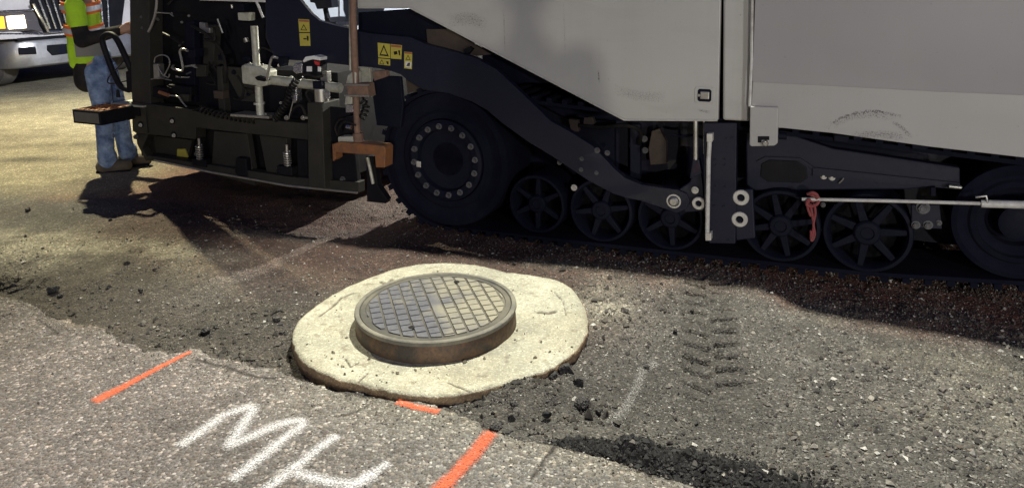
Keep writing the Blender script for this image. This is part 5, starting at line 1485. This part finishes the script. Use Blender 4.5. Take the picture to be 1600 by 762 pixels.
    for s in (-1, 1):
        a = Vector(L[s]['ank'])
        b = organic('boot', [(a+Vector((-0.025,0,-0.035)), a+Vector((0.145,0,-0.040)), 0.060, 0.052), (a+Vector((0,0,0.05)), a+Vector((-0.01,0,-0.02)), 0.060, 0.052)], M['boot'], p, 0.008, 2)
        MB().prism([(a.x-0.075, 0.0), (a.x+0.175, 0.0), (a.x+0.178, 0.022), (a.x+0.06, 0.026), (a.x-0.078, 0.03)], a.y-0.045, a.y+0.045).build('boot_sole', M['rubber'], b, bevel=0.006)
    # hard hat
    MB().lathe((hx,0,1.70), [(0.150,0.0),(0.148,0.010),(0.118,0.014),(0.112,0.05),(0.085,0.085),(0.045,0.105),(0.0,0.112)], 32, 'z').build('hard_hat', M['helmet'], p, smooth=True, angle=40)
    return p
wp = G(184, 264)
make_person('person', (wp.x, wp.y, -0.005), math.radians(16), 'worker in lime hi-vis vest, black jacket and faded blue jeans behind the screed step', 'side')
make_person('person', (-0.03, -0.62, -0.005), math.radians(90), 'bystander in a hi-vis vest standing behind the viewpoint, casting a shadow on the door', 'front')

# ================================================================== THE TRUCK at upper left
T0 = G(28, 106, 0.33); T1 = G(122, 95, 0.33)
tx = (T1-T0); tx.z = 0; tx.normalize(); trz = math.atan2(tx.y, tx.x)
TO = Vector((T0.x, T0.y, 0)); ty = Vector((-tx.y, tx.x, 0))
truck = empty('dump_truck', tuple(TO+tx*1.15), trz, 'silver white truck with chrome bumper, upright grille slats and a lit headlamp behind the worker', 'truck')
def TL(u, v, w=0.0):
    d = ray(u, v); t = (TO.dot(ty)+w)/d.dot(ty); p = Vector((0,0,CAMZ))+d*t-TO
    return (p.dot(tx)-1.15, p.z)
def tplate(name, px, w0, w1, mat, parent=None, bevel=0.0, mirror=False, **k):
    P = [TL(u, v, w0) for u, v in px]
    o = MB().prism(P, w0, w1).build(name, mat, parent or truck, bevel=bevel, **k)
    return o
HW = 1.15
# bumper, curved back at the corners
zt0, zb0 = TL(60, 63)[1], TL(60, 105)[1]
v = []; f = []; prof = [(-HW-0.06, 0.75), (-HW-0.06, 0.35), (-HW+0.0, 0.12), (-HW+0.14, 0.015), (-HW+0.35, 0.0), (0, -0.03), (HW-0.35, 0.0), (HW-0.14, 0.015), (HW, 0.12), (HW+0.06, 0.35), (HW+0.06, 0.75)]
m = MB(); n = len(prof)
for zz, dy in ((zb0, 0.04), (zb0+0.03, 0.0), (zt0-0.04, 0.0), (zt0, 0.03), (zt0, 0.12), (zb0, 0.12)):
    for x, y in prof: v.append((x*(1 if dy < 0.1 else 0.95), y+dy, zz))
for r in range(5):
    for k in range(n-1): f.append((r*n+k, r*n+k+1, (r+1)*n+k+1, (r+1)*n+k))
for k in range(n-1): f.append((5*n+k, 5*n+k+1, k+1, k))
m.add(v, f); bump_ = m.build('bumper', M['bumper'], truck, smooth=True, angle=50)
tplate('fog_lamp_opening', [(30,75),(56,73),(58,85),(31,86)], -0.005, 0.03, M['black'], bump_, bevel=0.01)
tplate('tow_opening', [(74,71),(117,67),(117,84),(82,87),(74,79)], -0.018, 0.03, M['black'], bump_, bevel=0.01)
tplate('tow_hook', [(95,71),(114,69),(114,83),(92,84)], -0.022, -0.018, M['frame'], bump_, bevel=0.004)
tplate('number_plate', [(117,72),(140,70),(140,87),(119,88)], -0.055, -0.045, M['whiteplastic'], bump_, bevel=0.003)
tplate('bumper_top', [(28,60),(125,53),(200,49),(200,56),(125,58),(28,65)], 0.02, 0.10, M['black'], truck)
# nose
tplate('nose_panel', [(-60,66),(-60,52),(30,50),(62,56),(125,50),(240,44),(240,52),(125,57),(28,61)], 0.03, 0.9, M['truck'], bevel=0.01)
nose = tplate('hood', [(-60,52),(-60,-30),(10,-38),(60,-45),(130,-52),(250,-58),(250,45),(125,50),(62,56),(52,20),(48,48),(0,52)], 0.12, 1.7, M['truck'], bevel=0.02)
lampb = tplate('headlamp_housing', [(-40,24),(0,22),(40,20),(56,18),(62,40),(68,50),(48,47),(14,50),(-40,50)], 0.06, 0.14, M['lampglass'], bevel=0.01)
tplate('lit_headlamp', [(10,26),(38,24),(42,44),(14,46)], 0.045, 0.06, M['headlamp'], lampb, bevel=0.008)
tplate('indicator_lamp', [(-30,27),(6,26),(9,45),(-30,47)], 0.045, 0.06, M['amberlamp'], lampb, bevel=0.008)
for a, b in (((-40,20),(52,16)), ((-40,53),(66,53))):
    p, q = TL(*a, 0.04), TL(*b, 0.04)
    MB().tube([(p[0], 0.04, p[1]), (q[0], 0.04, q[1])], 0.018, 8).build('chrome_strip', M['chrome'], truck, smooth=True)
gsur = tplate('grille_surround', [(52,4),(56,-30),(200,-38),(190,45),(120,48),(74,52),(66,40)], 0.02, 0.12, M['black'], bevel=0.01)
for (a, b) in (((52,6),(76,50)), ((76,50),(185,43))):
    p, q = TL(*a, 0.01), TL(*b, 0.01)
    MB().tube([(p[0], 0.01, p[1]), (q[0], 0.01, q[1])], 0.022, 8).build('grille_frame', M['chrome'], truck, smooth=True)
for k in range(11):
    xt = 62+10.6*k; xb = 78+9.2*k
    p, q = TL(xt-8, -30, 0.0), TL(xt, 3, 0.0); r_ = TL(xb, 45, 0.0)
    m = MB(); a, b, c = (p[0], 0.0, p[1]), (q[0], 0.0, q[1]), (r_[0], 0.0, r_[1])
    m.tube([a, b, c], 0.020, 8); m.build('grille_slat', M['chrome'], truck, smooth=True)
for s in (-1, 1):
    t = MB().lathe((0,0,0), [(0.0,-0.14),(0.30,-0.14),(0.44,-0.15),(0.50,-0.11),(0.50,0.11),(0.44,0.15),(0.0,0.15)], 40, 'x').build('wheel', M['tyre'], truck, (s*(HW-0.10), 0.75, 0.50), smooth=True, angle=35)
    MB().lathe((0,0,0), [(0.28,-0.155*1),(0.30,0.0),(0.28,0.155)], 28, 'x').build('rim', M['steel'], t)
MB().box((-HW+0.3, 0.3, 0.35), (HW-0.3, 6.0, 0.62)).build('chassis', M['black'], truck)
MB().box((-HW, 1.75, 0.7), (HW, 3.2, 2.75)).build('cab', M['truck'], truck, bevel=0.06)
MB().box((-HW+0.15, 1.70, 1.95), (HW-0.15, 1.76, 2.6)).build('windscreen', M['glass'], truck, bevel=0.02)
MB().prism([(-HW, 1.0), (HW, 1.0), (HW+0.05, 2.9), (-HW-0.05, 2.9)], 3.4, 7.2).build('dump_body', M['frame'], truck, bevel=0.02)
for s in (-1, 1):
    MB().lathe((0,0,0), [(0.0,-0.14),(0.44,-0.15),(0.50,-0.11),(0.50,0.11),(0.44,0.15),(0.0,0.15)], 32, 'x').build('wheel', M['tyre'], truck, (s*(HW-0.12), 5.4, 0.50), smooth=True, angle=35)

# ================================================================== WHITE LORRY behind the machine
VW = 5.2
van = empty('white_lorry', tuple(MW(-3.2, VW, 0)), TH, 'bright white lorry cab with black mirror arm seen through the gap above the tow arm', 'truck')
def VL(u, v, w): s, z = ML(u, v, VW+w); return (s+3.2, z)
def vplate(name, px, w0, w1, mat, parent=None, bevel=0.0):
    return MB().prism([VL(u, v, w0) for u, v in px], w0, w1).build(name, mat, parent or van, bevel=bevel)
z42 = VL(510, 42, 0)[1]
cb = vplate('cab', [(455,-60),(452,70),(470,96),(640,100),(640,-60)], 0.0, 2.2, M['vanwhite'], bevel=0.05)
vplate('door_shut_line', [(529,-40),(530.5,-40),(530.5,60),(529,60)], -0.004, 0.01, M['black'], cb)
vplate('door_window', [(535,-50),(600,-50),(600,30),(546,43),(537,15)], -0.006, 0.01, M['glass'], cb, bevel=0.004)
vplate('mirror', [(482,-40),(484,4),(491,5),(495,15),(519,12),(515,-40)], -0.45, -0.30, M['black'], van, bevel=0.01)
vplate('mirror_arm', [(504,12),(508,12),(514,34),(508,36)], -0.40, -0.34, M['black'], van, bevel=0.006)
vplate('mirror_foot', [(506,28),(514,28),(516,34),(525,35),(527,41),(510,40)], -0.40, 0.01, M['black'], van, bevel=0.006)
xl, xr = VL(455, 80, 0)[0], VL(640, 80, 0)[0]
MB().box((xl, 0.1, 0.45), (xl+6.5, 2.1, 0.85)).build('chassis', M['frame'], van)
MB().box((xr+0.1, 0.0, 0.9), (xl+7.0, 2.2, 2.6)).build('cargo_box', M['vanwhite'], van, bevel=0.03)
for x_ in (xl+0.75, xl+5.3):
    MB().lathe((0,0,0), [(0.0,0.0),(0.30,0.0),(0.42,-0.02),(0.46,0.03),(0.46,0.28),(0.0,0.28)], 36).build('wheel', M['rubber'], van, (x_, 0.05, 0.46), smooth=True, angle=35)
